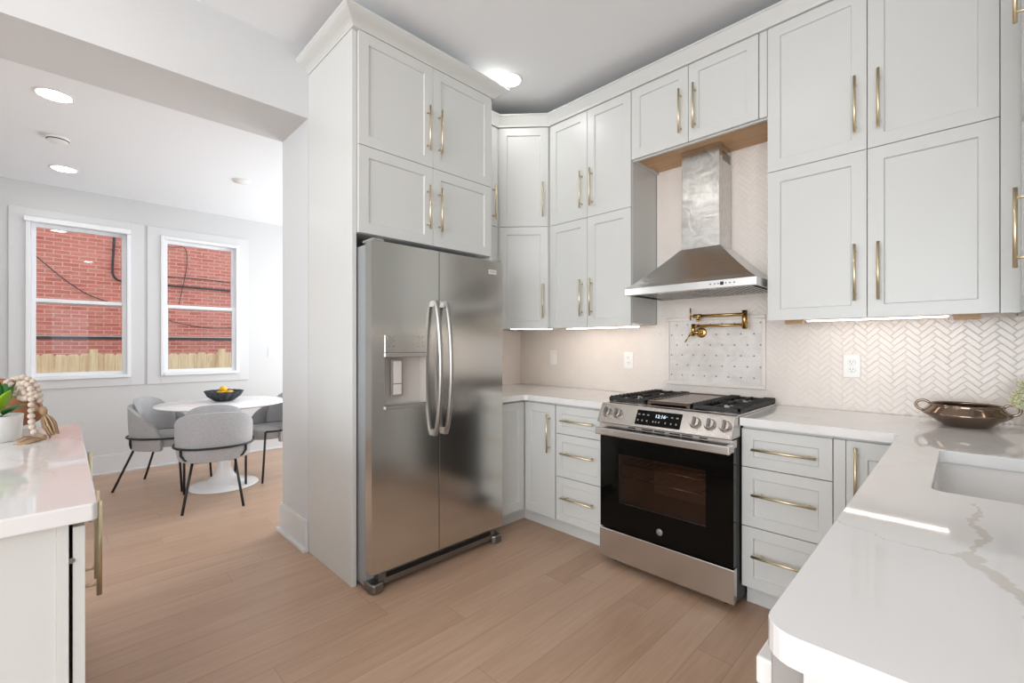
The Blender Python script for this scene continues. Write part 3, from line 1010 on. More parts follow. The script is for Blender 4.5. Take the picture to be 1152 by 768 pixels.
# framed mosaic behind the range
PY = TY - .0025
fx0 = xY(750.2, PY); fx1 = xY(861.8, PY); fz0 = zY(751, 431.6, PY); fz1 = zY(751, 358.4, PY)
t = thing('mosaic_panel', 'framed marble mosaic panel with small grey dots above the range', 'tile panel', (fx0, PY, fz0))
W_, H_ = fx1 - fx0, fz1 - fz0; q = .022
b = MB(); b.box(0, W_, -.014, 0, 0, q); b.box(0, W_, -.014, 0, H_ - q, H_); b.box(0, q, -.014, 0, q, H_ - q); b.box(W_ - q, W_, -.014, 0, q, H_ - q)
b.build('frame', TILE, t, .005, 3)
MB().box(q, W_ - q, -.005, 0, q, H_ - q).build('mosaic', MOSAIC, t)

# outlets
def outlet(x, z, label, blank=False, y=None):
    y = TY - .0022 if y is None else y
    t = thing('wall_outlet', label, 'outlet', (x, y, z))
    MB().box(-.037, .037, -.006, 0, -.06, .06).build('cover_plate', PLAST, t, .003)
    if blank:
        MB().box(-.016, .016, -.009, -.006, -.033, .033).build('rocker', PLAST, t, .002); return
    for s in (-1, 1):
        f_ = MB(); f_.lathe([(.0165, 0), (.0165, .003), (.015, .004)], 20, M=Matrix.Translation((0, -.006, s * .0195)) @ Matrix.Rotation(PI / 2, 4, 'X'))
        fo = f_.build('receptacle', PLAST, t)
        b = MB(); b.box(-.0075, -.0055, -.0105, -.0098, s * .0195 - .001, s * .0195 + .008); b.box(.0055, .0075, -.0105, -.0098, s * .0195 - .001, s * .0195 + .007); b.box(-.002, .002, -.0105, -.0098, s * .0195 - .010, s * .0195 - .006)
        b.build('slot', BLACK, fo)


outlet(xY(958.5, TY), zY(958.5, 411.5, TY), 'white duplex wall outlet right of the range under wide cabinet')
outlet(xY(707.5, TY), zY(707.5, 405, TY), 'white wall outlet just left of the framed mosaic panel')
outlet(xY(623, TY), zY(623, 402, TY), 'plain white switch plate near the far corner of backsplash', True)
yl, zl = yX(307.3, DX), zX(307.3, 395.5, DX)
t = thing('light_switch', 'white double light switch on dining wall right of the windows', 'switch', (DX + .0005, yl, zl), PI / 2)
MB().box(-.058, .058, -.006, 0, -.06, .06).build('cover_plate', PLAST, t, .003)
for s in (-1, 1): MB().box(s * .023 - .016, s * .023 + .016, -.011, -.006, -.033, .033).build('rocker', PLAST, t, .002)

# ---------------------------------------------------------------- under-cabinet lights
def led(x0, x1, y, label, rot=0, loc=None, blocks=True, hw=.006):
    t = thing('under_cabinet_light', label, 'light', loc or ((x0 + x1) / 2, y, U0 - .003), rot)
    h = (x1 - x0) / 2
    MB().box(-h, h, -.014, .014, .006, .0145).build('housing', PLAST, t)
    MB().box(-h + .012, h - .012, -hw, hw, .0005, .0058).build('diffuser', LEDLIT, t)
    if blocks:
        for s in (-1, 1): MB().box(s * (h + .045) - .04, s * (h + .045) + .04, -.02, .02, -.010, .0145).build('mounting_block', MAPLE, t, .001, label='light brown wood block')
    return t


led(-.585, -.035, 2.735, 'lit LED strip under the wide wall cabinet right of the hood')
led(-2.15, -1.53, 2.735, 'lit LED strip under the wall cabinet left of the hood', blocks=False, hw=.013)
led(-.17, .17, 0, 'lit LED strip under the diagonal corner wall cabinet', ang, (LXF + .12, UY - .02, U0 - .003), False, .011)
led(-.15, .15, 0, 'lit LED strip under the wall cabinet above the sink counter', -PI / 2, (.33, 2.34, U0 - .003), False)

# ================================================================= APPLIANCES
# ---- refrigerator (local x to the right along its face = world +y, front toward local -y)
FD = -2.085
ry0, ry1 = 1.0925, 1.994; rs = yX(494, FD) - ry0; rw = ry1 - ry0
t = fridge = thing('refrigerator', 'stainless steel side by side refrigerator with water dispenser under white cabinets', 'refrigerator', (FD, ry0, 0), PI / 2)
RT = 1.784; RB = .105
MB().box(.004, rw - .004, .075, .69, .02, RT - .012).build('body', paint('fridge_side_grey', lin(150, 152, 153), .4), t, .004)
MB().box(rs - .0018, rs + .0023, .002, .074, RB + .004, RT - .004).build('door_gap_shade', BLACK, t)  # black strip filling the door gap in place of its shade
zd0, zd1 = zX(434, 461, FD), zX(434, 376.6, FD); xd0, xd1 = yX(432.8, FD) - ry0, yX(479, FD) - ry0
zr0, zr1 = zd0 + .020, zX(440, 401.5, FD)


def face_with_hole(b, x0, x1, z0, z1, hx0, hx1, hz0, hz1, y0, y1):
    xs = [x0, hx0, hx1, x1]; zs = [z0, hz0, hz1, z1]
    for i in range(3):
        for j in range(3):
            if i == 1 and j == 1: continue
            b.add([(xs[i], y0, zs[j]), (xs[i + 1], y0, zs[j]), (xs[i + 1], y0, zs[j + 1]), (xs[i], y0, zs[j + 1])], [(0, 1, 2, 3)])
    b.add([(x0, y0, z0), (x1, y0, z0), (x1, y0, z1), (x0, y0, z1), (x0, y1, z0), (x1, y1, z0), (x1, y1, z1), (x0, y1, z1)],
          [(0, 4, 5, 1), (1, 5, 6, 2), (2, 6, 7, 3), (3, 7, 4, 0), (4, 7, 6, 5)])


b = MB(); face_with_hole(b, 0, rs - .002, RB, RT, xd0, xd1, zd0, zd1, 0, .066)
ld = b.build('left_door', STEEL, t)
b = MB(); b.box(rs + .0025, rw, 0, .066, RB, RT); rd = b.build('right_door', STEEL, t, .002, 2)
# dispenser set into the left door
dsp = MB()
dsp.box(xd0, xd1, -.003, .03, zr1 + .022, zd1)                  # control panel
dsp.build('dispenser_panel', STEEL, ld, .002)
b = MB(); b.box(xd0, xd1, -.008, .02, zr1, zr1 + .021); b.build('dispenser_lip', HOODST, ld, .002)
MB().box(xd0 - .001, xd1 + .001, -.012, .06, zd0, zd0 + .018).build('drip_tray', HOODST, ld, .002)
b = MB()
b.add([(xd0, 0, zr0), (xd1, 0, zr0), (xd1, 0, zr1), (xd0, 0, zr1), (xd0, .062, zr0), (xd1, .062, zr0), (xd1, .062, zr1), (xd0, .062, zr1)],
      [(4, 5, 6, 7), (0, 4, 7, 3), (1, 2, 6, 5), (3, 7, 6, 2), (0, 1, 5, 4)])
b.build('dispenser_recess', paint('warm_grey_plastic', lin(190, 184, 178), .35), ld)
b = MB(); pc = xd0 + (xd1 - xd0) * .36; b.box(pc - .036, pc + .036, .03, .045, zr0 + .04, zr1 - .012); pd = b.build('paddle', GREYP, ld, .004)
MB().box(pc - .024, pc + .024, .024, .031, zr0 + .05, zr0 + .105).build('ice_lever', PADDLE, pd, .003)
MB().box(pc - .024, pc + .024, .024, .031, zr0 + .109, zr1 - .022).build('water_lever', PADDLE, pd, .003)
b = MB()
for zz in (.045, .07, .095):
    for xx in (.022, .05, xd1 - xd0 - .05, xd1 - xd0 - .022):
        b.box(xd0 + xx - .005, xd0 + xx + .005, -.0036, -.003, zr1 + .01 + zz - .002, zr1 + .01 + zz + .002)
b.build('control_marks', GREYP, ld)
# bowed handles
for nm, hxp, par in (('handle', rs - .038, ld), ('handle', rs + .034, rd)):
    b = MB(); N = 24; ht, hb_ = 1.505, .755; vs = []; fs = []
    for k in range(N + 1):
        a_ = k / N; zz = ht + (hb_ - ht) * a_
        out = .018 + .052 * math.sin(PI * a_) ** .6; th = .016; hw = .0125
        y_ = -out
        vs += [(hxp - hw, y_ + th * .5, zz), (hxp - hw * .8, y_ - th * .35, zz), (hxp, y_ - th * .6, zz), (hxp + hw * .8, y_ - th * .35, zz), (hxp + hw, y_ + th * .5, zz), (hxp, y_ + th * .7, zz)]
    for k in range(N):
        for j in range(6): fs.append((k * 6 + j, k * 6 + (j + 1) % 6, (k + 1) * 6 + (j + 1) % 6, (k + 1) * 6 + j))
    b.add(vs, fs, True); b.add(vs[:6], [(5, 4, 3, 2, 1, 0)]); b.add(vs[-6:], [(0, 1, 2, 3, 4, 5)])
    b.box(hxp - .012, hxp + .012, -.02, .0, ht - .035, ht - .002); b.box(hxp - .012, hxp + .012, -.02, .0, hb_ + .002, hb_ + .035)
    b.build(nm, HANDST, par)
# base grille, feet, hinge covers, badge
b = MB(); b.box(.05, rw - .05, .02, .09, .028, .092); g_ = b.build('base_grille', STEELD, t, .004)
b = MB(); b.box(.09, rw - .09, .014, .021, .062, .084); b.build('grille_slot', BLACK, g_)
for s in (0, 1):
    b = MB(); x0 = 0 if s == 0 else rw - .075
    b.prism([(x0, .095), (x0, .015), (x0 + .012, -.002), (x0 + .063, -.002), (x0 + .075, .015), (x0 + .075, .095)], .004, .052); b.build('foot_cover', STEELD, t, .008, 3)
    b = MB(); b.box(x0 + .01, x0 + .07, .005, .12, RT, RT + .014); b.build('hinge_cover', GREYP, t, .004)
bx = yX(554, FD) - ry0
b = MB(); b.box(bx - .032, bx + .032, -.003, 0, zX(554, 308.5, FD), zX(554, 303.5, FD)); bd = b.build('badge', PADDLE, rd, .001)
zc_ = zX(554, 306, FD)
b = MB(); b.box(bx - .026, bx + .026, -.0034, -.003, zc_ - .002, zc_ + .002); b.build('badge_mark', GREYP, bd)

# ---- range
GY = 2.213
gx0, gx1 = xY(674.6, GY), xY(825.7, GY); gw = gx1 - gx0
t = rng = thing('gas_range', 'stainless slide-in gas range with black glass oven door and cast iron grates', 'range', (gx0, GY, 0))
gx = lambda u, Y=GY: xY(u, Y) - gx0
MB().box(.006, gw - .006, .045, WY - .03 - GY, .035, .90).build('body', BLACK, t)
for sx in (.06, gw - .06):
    for sy in (.09, .55):
        MB().lathe([(.018, 0), (.018, .012), (.010, .014), (.010, .036)], 14, (sx, sy, 0)).build('foot', BLACK, t)
MB().box(0, gw, 0, .042, .042, .206).build('drawer', STEELV, t, .004, 3)
# oven door: black glass with window
wx0, wx1, wz0, wz1 = gx(696), gx(793.5), .372, .645
b = MB(); face_with_hole(b, .003, gw - .003, .214, .792, wx0, wx1, wz0, wz1, .004, .044)
# remove the back face so the cavity can be seen
b.f.pop(); b.sm.pop(); b.mi.pop()
dr = b.build('oven_door', GLASSB, t)
MB().box(wx0 - .02, wx1 + .02, .010, .014, wz0 - .02, wz1 + .02).build('window_glass', OVENG, dr)
b = MB()
b.add([(wx0, .004, wz0), (wx1, .004, wz0), (wx1, .004, wz1), (wx0, .004, wz1), (wx0, .0438, wz0), (wx1, .0438, wz0), (wx1, .0438, wz1), (wx0, .0438, wz1)],
      [(0, 4, 7, 3), (1, 2, 6, 5), (3, 7, 6, 2), (0, 1, 5, 4)]); b.build('window_reveal', STEELD, dr)
ENAM = paint('oven_enamel', lin(150, 128, 116), .4, .15, 60)
# the body needs its cavity: replace it by a hollow shell
bo = [o for o in rng.children if o.name.startswith('body')][0]
b = MB(); y1_ = WY - .03 - GY
b.box(.006, gw - .002, .045, y1_, .035, .30); b.box(.006, gw - .002, .045, y1_, .74, .90); b.box(.006, .08, .045, y1_, .30, .74)
b.box(gw - .08, gw - .002, .045, y1_, .30, .74); b.box(.08, gw - .08, .5, y1_, .30, .74); bo.data = b.build('x', BLACK).data
bpy.data.objects.remove([o for o in C.objects if o.name.startswith('x')][0])
b = MB(); a0, a1, c0, c1, e0, e1 = .081, gw - .081, .046, .499, .301, .739
b.add([(a0, c0, e0), (a1, c0, e0), (a1, c1, e0), (a0, c1, e0), (a0, c0, e1), (a1, c0, e1), (a1, c1, e1), (a0, c1, e1)],
      [(0, 1, 2, 3), (7, 6, 5, 4), (1, 5, 6, 2), (2, 6, 7, 3), (3, 7, 4, 0)]); b.build('oven_cavity', ENAM, t)
for zz in (.50, .575):
    b = MB(); b.tube([(a0 + .01, .075, zz), (a1 - .01, .075, zz)], .004, 8); b.tube([(a0 + .01, .44, zz), (a1 - .01, .44, zz)], .004, 8)
    for k in range(12):
        xx = a0 + .02 + (a1 - a0 - .04) * k / 11; b.tube([(xx, .075, zz), (xx, .44, zz)], .002, 6)
    b.build('oven_rack', HOODST, t)
# stainless trim above the glass with vent slots and the flat bar handle
b = MB(); b.box(0, gw, .0, .04, .775, .812); vt = b.build('vent_trim', STEELV, t, .002)
b = MB()
for u0, u1 in ((707, 715), (722, 734), (736, 748), (753, 765), (767, 779), (787, 796)):
    for dz in (-.007, .006):
        b.box(gx(u0), gx(u1), -.0012, .001, .797 + dz - .003, .797 + dz + .003)
b.build('vent_slots', BLACK, vt)
b = MB(); b.box(.010, gw + .0, -.062, -.042, .752, .792); hd = b.build('handle', STEELV, dr, .005, 3)
b = MB(); b.box(.0, .03, -.043, .006, .757, .787); b.box(gw - .03, gw, -.043, .006, .757, .787); b.build('handle_bracket', STEELV, hd, .003)
# sloped control panel
pz0, pz1, py0, py1 = .818, .922, -.030, .028
Mp = Matrix.Translation((0, py0, pz0)) @ Matrix.Rotation(-math.atan2(py1 - py0, pz1 - pz0), 4, 'X')
ph = math.hypot(py1 - py0, pz1 - pz0)
b = MB(); b.add([(0, py0, pz0), (gw, py0, pz0), (gw, py1, pz1), (0, py1, pz1), (0, .09, pz0), (gw, .09, pz0), (gw, .09, pz1), (0, .09, pz1)],
                [(0, 1, 2, 3), (0, 4, 5, 1), (1, 5, 6, 2), (2, 6, 7, 3), (3, 7, 4, 0), (4, 7, 6, 5)])
cp = b.build('control_panel', STEELV, t, .004, 3)
GYp = GY
qx0, qx1 = gx(716, GY), gx(766.5, GY)
MB().box(qx0, qx1, -.0015, .001, .016, ph - .020, M=Mp).build('display', GLASSB, cp)
dspl = [o for o in cp.children][0]
MT = Mp @ Matrix.Translation((0, -.0019, 0)) @ Matrix.Rotation(PI / 2, 4, 'X')
text_mesh('12:16', .027, Mp @ Matrix.Translation((qx0 + (qx1 - qx0) * .545, -.0019, ph * .60)) @ Matrix.Rotation(PI / 2, 4, 'X'), DIGIT, 'clock_digits', dspl)
MARK = Mat('panel_marks', lin(150, 150, 150), .5).m
b = MB()
for fx_ in (.06, .16, .27, .68, .80, .91):
    b.box(qx0 + (qx1 - qx0) * fx_ - .006, qx0 + (qx1 - qx0) * fx_ + .006, -.0022, -.0014, ph * .62 - .003, ph * .62 + .003, M=Mp)
for fx_ in (.06, .16, .27, .41, .47, .54, .68, .80, .91):
    b.box(qx0 + (qx1 - qx0) * fx_ - .003, qx0 + (qx1 - qx0) * fx_ + .003, -.0022, -.0014, ph * .34 - .005, ph * .34 + .004, M=Mp)
b.build('touch_marks', MARK, dspl)
for u in (680.5, 692, 760 + 0 * 1 + 29.5, 806, 823):
    xx = {680.5: gx(680.5, 2.20), 692: gx(692, 2.20), 789.5: gx(779.5, 2.2) + .03, 806: gx(806, 2.2), 823: gx(823, 2.2)}.get(u, gx(u, 2.2))
for xx in (gx(681.0, 2.19), gx(692.5, 2.19), gx(780.0, 2.19), gx(796.5, 2.19), gx(814.0, 2.19)):
    Mk = Mp @ Matrix.Translation((xx, 0, ph * .52)) @ Matrix.Rotation(PI / 2, 4, 'X')
    b = MB(); b.lathe([(.029, 0), (.029, .003), (.026, .005), (.024, .020), (.022, .023)], 28, M=Mk)
    kb = b.build('knob', STEELV, cp)
    b = MB(); b.box(-.006, .006, -.022, .022, .022, .034, M=Mk); b.build('knob_grip', STEELD, kb, .002)
# badge on the door
bx, bz = gx(741.5), zY(741.5, 598.8, GY)
Mk = Matrix.Translation((bx, .004, bz)) @ Matrix.Rotation(PI / 2, 4, 'X')
b = MB(); b.lathe([(.0001, 0), (.017, 0), (.017, .002), (.0001, .002)], 28, M=Mk); bd = b.build('badge', Mat('badge_silver', lin(170, 168, 165), .4, .3).m, dr)
b = MB(); b.tube([(bx + .0135 * math.cos(k * PI / 12), .0015, bz + .0135 * math.sin(k * PI / 12)) for k in range(24)], .0009, 6, closed=True); b.build('badge_ring', BLACK, bd)
text_mesh('GE', .0165, Matrix.Translation((bx, .0015, bz)) @ Matrix.Rotation(PI / 2, 4, 'X'), BLACK, 'badge_letters', bd)
# cooktop
b = MB(); b.box(.0, gw, .088, y1_, .900, .924); ck = b.build('cooktop', STEELV, t, .003)
b = MB(); b.box(.02, gw - .02, .105, y1_ - .02, .9235, .9250); b.build('cooktop_surface', BLACK, t)
gy0, gy1 = .095, y1_ - .01; tz = .950
th3 = gw / 3
for k in range(3):
    b = MB(); x0, x1 = th3 * k + .004, th3 * (k + 1) - .004; r = .0065
    if k != 1:
        b.box(x0, x1, gy0, gy0 + .013, tz - .018, tz); b.box(x0, x1, gy1 - .013, gy1, tz - .018, tz)
        b.box(x0, x0 + .012, gy0, gy1, tz - .018, tz); b.box(x1 - .012, x1, gy0, gy1, tz - .018, tz)
        b.box(x0, x1, (gy0 + gy1) / 2 - .006, (gy0 + gy1) / 2 + .006, tz - .016, tz)
        nb = 13
        for j in range(nb):
            yy = gy0 + .02 + (gy1 - gy0 - .04) * j / (nb - 1)
            b.box(x0 - .002, x0 + .055, yy - .004, yy + .004, tz - .006, tz + .007); b.box(x1 - .055, x1 + .002, yy - .004, yy + .004, tz - .006, tz + .007)
        for yc in (gy0 + (gy1 - gy0) * .26, gy0 + (gy1 - gy0) * .74):
            xc_ = (x0 + x1) / 2
            b.box(xc_ - .005, xc_ + .005, yc - .14, yc - .035, tz - .01, tz + .005); b.box(xc_ - .005, xc_ + .005, yc + .035, yc + .14, tz - .01, tz + .005)
        for (fx_, fy_) in ((x0 + .01, gy0 + .01), (x1 - .01, gy0 + .01), (x0 + .01, gy1 - .01), (x1 - .01, gy1 - .01)): b.box(fx_ - .009, fx_ + .009, fy_ - .009, fy_ + .009, .925, tz - .01)
        b.build('grate', IRON, t, .0015)
        for yc in (gy0 + (gy1 - gy0) * .26, gy0 + (gy1 - gy0) * .74):
            b = MB(); xc_ = (x0 + x1) / 2
            b.lathe([(.048, .925), (.048, .930), (.036, .932), (.036, .9385), (.034, .941), (.0001, .941)], 24, (xc_, yc, 0)); b.build('burner', [HOODST], t)
    else:
        b.box(x0, x1, gy0, gy1, tz - .014, tz - .004)
        b.box(x0, x0 + .008, gy0, gy1, tz - .006, tz + .001); b.box(x1 - .008, x1, gy0, gy1, tz - .006, tz + .001)
        b.box(x0, x1, gy0, gy0 + .012, tz - .008, tz + .001); b.box(x0, x1, gy1 - .012, gy1, tz - .008, tz + .001)
        for (fx_, fy_) in ((x0 + .01, gy0 + .01), (x1 - .01, gy0 + .01), (x0 + .01, gy1 - .01), (x1 - .01, gy1 - .01)): b.box(fx_ - .009, fx_ + .009, fy_ - .009, fy_ + .009, .925, tz - .01)
        b.build('griddle', Mat('griddle_plate', lin(120, 100, 90), .22, .7).m, t, .0015, label='flat brown-grey griddle plate')

# ---- hood
HY = 2.45; hx0, hx1 = -1.474, -.729; hz0, hz1 = 1.560, 1.602
t = thing('range_hood', 'stainless steel wall mounted chimney range hood above the range', 'hood', (hx0, HY, hz0))
hw = hx1 - hx0; hdp = TY - .003 - HY
cx0, cx1 = -1.232 - hx0, -1.006 - hx0; cy0 = 2.712 - HY; cz = 1.842 - hz0
b = MB(); b.box(0, hw, 0, .012, 0, hz1 - hz0); b.box(0, .012, .012, hdp, 0, hz1 - hz0); b.box(hw - .012, hw, .012, hdp, 0, hz1 - hz0); b.box(.012, hw - .012, hdp - .012, hdp, 0, hz1 - hz0)
b.box(.012, hw - .012, .012, .05, .001, .006); b.build('lip', HOODST, t, .0015)
zt0 = hz1 - hz0
b = MB(); lo = [(.001, .001), (hw - .001, .001), (hw - .001, hdp), (.001, hdp)]; up_ = [(cx0 - .006, cy0 - .006), (cx1 + .006, cy0 - .006), (cx1 + .006, hdp), (cx0 - .006, hdp)]
# slightly concave flare
N = 8; vs = []; fs = []
for k in range(N + 1):
    a_ = k / N; f_ = a_; zc = zt0 + (cz - zt0) * (a_ ** 1.12)
    for (lx_, ly_), (ux_, uy_) in zip(lo, up_): vs.append((lx_ + (ux_ - lx_) * f_, ly_ + (uy_ - ly_) * f_, zc))
for k in range(N):
    for j in range(4): fs.append((k * 4 + j, k * 4 + (j + 1) % 4, (k + 1) * 4 + (j + 1) % 4, (k + 1) * 4 + j))
b.add(vs, fs); b.add(vs[-4:], [(0, 1, 2, 3)]); b.build('canopy', HOODST, t)
b = MB(); b.box(cx0, cx1, cy0, hdp, cz, HZ + .012 - hz0); ch = b.build('chimney', FILM, t, .002)
b = MB()
for k in range(6): b.box(cx1, cx1 + .001, cy0 + .05, hdp - .03, HZ - hz0 - .075 + k * .009, HZ - hz0 - .071 + k * .009)
b.build('vent_slots', BLACK, ch)
b = MB(); b.box(.05, hw - .05, .05, hdp - .02, .016, .020); b.build('filter_back', DARKGAP, t)
for k in range(2):
    b = MB(); x0 = .05 + (hw - .1) / 2 * k
    for j in range(14):
        xx = x0 + .008 + j * ((hw - .1) / 2 - .02) / 13
        b.box(xx, xx + .0125, .055, hdp - .03, .004, .010)
    b.build('baffle_filter', HOODST, t)
for xx in (.22, .52):
    b = MB(); b.lathe([(.018, .002), (.018, .0035), (.016, .004)], 16, (xx, .034, -.003)); b.build('hood_lamp', PLAST, t)
# touch buttons on the lip
b = MB(); u_ = (799, 804, 808, 816.5, 821, 826)
for k, u in enumerate(u_):
    xx = xY(u, HY) - hx0; b.box(xx - .003, xx + .003, -.0008, .0, .019, .025)
xx = xY(812, HY) - hx0; b.box(xx - .009, xx + .009, -.0009, .0, .013, .031)
b.build('touch_buttons', DARKGAP, t)

# ---- pot filler
PFY = TY - .006
px, pz = xY(789.5, PFY), zY(789.5, 374, PFY)
t = thing('pot_filler', 'brass folding pot filler faucet mounted on the mosaic above the range', 'faucet', (px, PY - .007, pz))
MB().lathe([(.033, 0), (.033, .006), (.028, .010), (.018, .012)], 24, M=Matrix.Rotation(PI / 2, 4, 'X')).build('flange', BRASS2, t)
b = MB(); ax = -.028; ay = -.060; rx_ = xY(838, PFY - .06) - px; zl = zY(838, 365, PFY - .06) - pz; zu = zY(838, 353, PFY - .06) - pz
b.tube([(0, -.010, 0), (0, ay, 0), ], .012, 12); b.tube([(.012, ay, 0), (ax, ay, 0)], .013, 12); b.tube([(ax, ay, -.022), (ax, ay, zl + .014)], .012, 12)
b.build('body', BRASS2, t)
b = MB(); b.tube([(ax - .01, ay, -.005), (ax - .022, ay - .004, -.015)], .009, 10); b.tube([(ax - .018, ay - .004, -.010), (ax - .048, ay - .012, -.062)], .0042, 8); b.build('lever', BRASS2, t)
b = MB(); b.tube([(ax, ay, zl), (rx_, ay, zl)], .0085, 12); b.tube([(ax + .01, ay, zl), (ax + .03, ay, zl)], .0105, 12); b.build('lower_arm', BRASS2, t)
b = MB(); b.tube([(rx_, ay, zl - .022), (rx_, ay, zu + .022)], .015, 14); b.tube([(rx_, ay, zl - .026), (rx_, ay, zl - .022)], .011, 12); b.build('swivel_joint', BRASS2, t)
sx_ = xY(785.5, PFY - .06) - px
b = MB(); b.tube([(rx_, ay, zu), (sx_, ay, zu)], .0085, 12); b.build('upper_arm', BRASS2, t)
b = MB(); b.tube([(sx_ + .022, ay, zu), (sx_ - .028, ay, zu)], .0125, 12); b.tube([(sx_, ay, zu), (sx_, ay, zu - .024), ], .0125, 12); b.tube([(sx_, ay, zu - .022), (sx_, ay, zu - .034)], .010, 12); b.build('spout', BRASS2, t)
b = MB(); b.tube([(sx_ - .028, ay, zu), (sx_ - .048, ay, zu)], .006, 8); b.tube([(sx_ - .048, ay, zu - .025), (sx_ - .048, ay, zu + .052)], .0045, 8); b.build('lever', BRASS2, t)

# ================================================================= LIGHTS IN THE CEILING
def can(x, y, z, label, r=.075, lamp=True):
    t = thing('recessed_light', label, 'ceiling light', (x, y, z), 0)
    MB().lathe([(r + .014, 0), (r + .012, -.004), (r + .001, -.005), (r + .001, -.0005)], 40).build('trim_ring', PLAST, t)
    MB().lathe([(.0001, -.002), (r, -.002), (r, -.0006), (.0001, -.0006)], 40).build('diffuser', CANLIT, t)


can(-2.17, 2.14, HK, 'round recessed light in kitchen ceiling beside the refrigerator crown')
can(-.85, 1.30, HK, 'added unseen recessed light in kitchen ceiling above the middle of the floor')  # this and the next five: unseen lamps added to brighten the room
can(-2.17, .0, HK, 'added unseen recessed light in kitchen ceiling near the dropped beam')
can(-.85, -.9, HK, 'added unseen recessed light in kitchen ceiling behind the viewpoint')
can(-.85, -3.2, HK, 'added unseen recessed light in ceiling far behind the viewpoint')
can(1.5, -2.4, HK, 'added unseen recessed light in ceiling toward the back windows')
can(1.3, .4, HK, 'added unseen recessed light in ceiling beyond the sink counter end')
can(*onZ(61, 107, HD), HD, 'larger nearer recessed light in the dining ceiling at left')
can(*onZ(72, 190, HD), HD, 'smaller farther recessed light in the dining ceiling above left window')
can(-3.79, 2.2, HD, 'added recessed light in dining ceiling hidden by the thick wall')  # added out of sight for more light in the dining room
sx, sy = onZ(65, 155, HD)
t = thing('smoke_detector', 'round white smoke detector on dining ceiling between two recessed lights', 'smoke detector', (sx, sy, HD))
MB().lathe([(.062, 0), (.062, -.012), (.055, -.026), (.04, -.032), (.0001, -.033)][::1], 32).build('housing', PLAST, t)
MB().lathe([(.0575, -.0225), (.0592, -.020), (.0600, -.0165)], 32).build('vent_ring', BLACK, t)
sx, sy = onZ(272, 203.5, HD)
tag(MB().lathe([(.075, 0), (.073, -.008), (.0001, -.012)], 32).build('ceiling_cover', PLAST), 'flat white round cover plate on dining ceiling over the table', 'cover plate').location = (sx, sy, HD)

# ================================================================= LEFT COUNTER CABINET
LE, LYF = -1.33, .055       # near end and front edge of the left counter
bl = 1.375
t = thing('sideboard_cabinet', 'white cabinet run with brass handles under the left foreground counter', 'cabinet', (LE - .03, .010, 0), PI)
# local x runs toward world -x, face toward +y
dp = .60
MB().box(0.0, bl, .0195, dp, BT, BH).build('body', CAB, t)
MB().box(.0, bl, .075, dp, 0, BT).build('toe_kick', CAB, t)
MB().box(-.003, .30, .0, .019, BT, BH).build('front_frame', CAB, t, .0008)
dws = [0, .46, .92, bl]
hxs = [(.335, .395), None]
fr = [(0.0, .378, ('v', .316, .70)), (.378, .756, ('v', .44, .70)), (.756, bl, ('v', .91, .735))]
for q0, q1, h in fr:
    b = MB(); shaker(b, q0 + .0015, q1 - .0015, BT, .861)
    b.v = [(q[0], q[1] - DT - .006, q[2]) for q in b.v]
    o = b.build('door', CAB, t, .0012)
    ho = handle(o, h[1], h[2], True); ho.location = (0, -DT - .006, 0)
b = MB(); b.lathe([(.006, 0), (.006, .004)], 10, (0, 0, 0), M=Matrix.Translation((.0, -.004, .79)) @ Matrix.Rotation(PI / 2, 4, 'Y')); b.build('hinge', STEELD, t)
b = MB(); b.prism([(-2.715, -.60), (LE, -.60), (LE, LYF - .008), (LE - .008, LYF), (-2.715, LYF)], CT0, CT1)
tag(b.build('countertop', QUARTZ, bevel=.004, seg=3), 'white quartz countertop in the left foreground holding plant and beads', 'countertop')

# ---- plant
pp = onZ(1, 497, .914)
t = thing('potted_plant', 'glossy green plant in a white cylindrical pot on left counter', 'plant', (pp[0] - .03, pp[1] - .02, .914))
MB().lathe([(.062, 0), (.068, .004), (.074, .085), (.0745, .092), (.070, .092), (.069, .080), (.0001, .080)], 36).build('pot', CERW, t)
MB().lathe([(.0685, .0805), (.0001, .083)], 24).build('soil', SOIL, t)


def leaf(b, base, d, L, W, droop=.35, fold=.18, mi=0, twist=0):
    d = Vector(d).normalized(); side = d.cross(Vector((0, 0, 1)))
    if side.length < .1: side = Vector((1, 0, 0))
    side.normalize(); up = side.cross(d).normalized()
    side = (Matrix.Rotation(twist, 3, d) @ side); up = (Matrix.Rotation(twist, 3, d) @ up)
    vs = []; fs = []; N = 9
    for k in range(N + 1):
        a_ = k / N; c = Vector(base) + d * (L * a_) - Vector((0, 0, 1)) * (droop * L * a_ * a_)
        wv = W * math.sin(PI * min(1, a_ ** .8 * .98 + .02)) * (1 if a_ < .95 else .5)
        for s in (-1, -.5, 0, .5, 1): vs.append(c + side * (wv * s) + up * (fold * abs(s) * wv * 1.2))
    for k in range(N):
        for j in range(4): fs.append((k * 5 + j, k * 5 + j + 1, (k + 1) * 5 + j + 1, (k + 1) * 5 + j))
    b.add(vs, fs, True, mi)


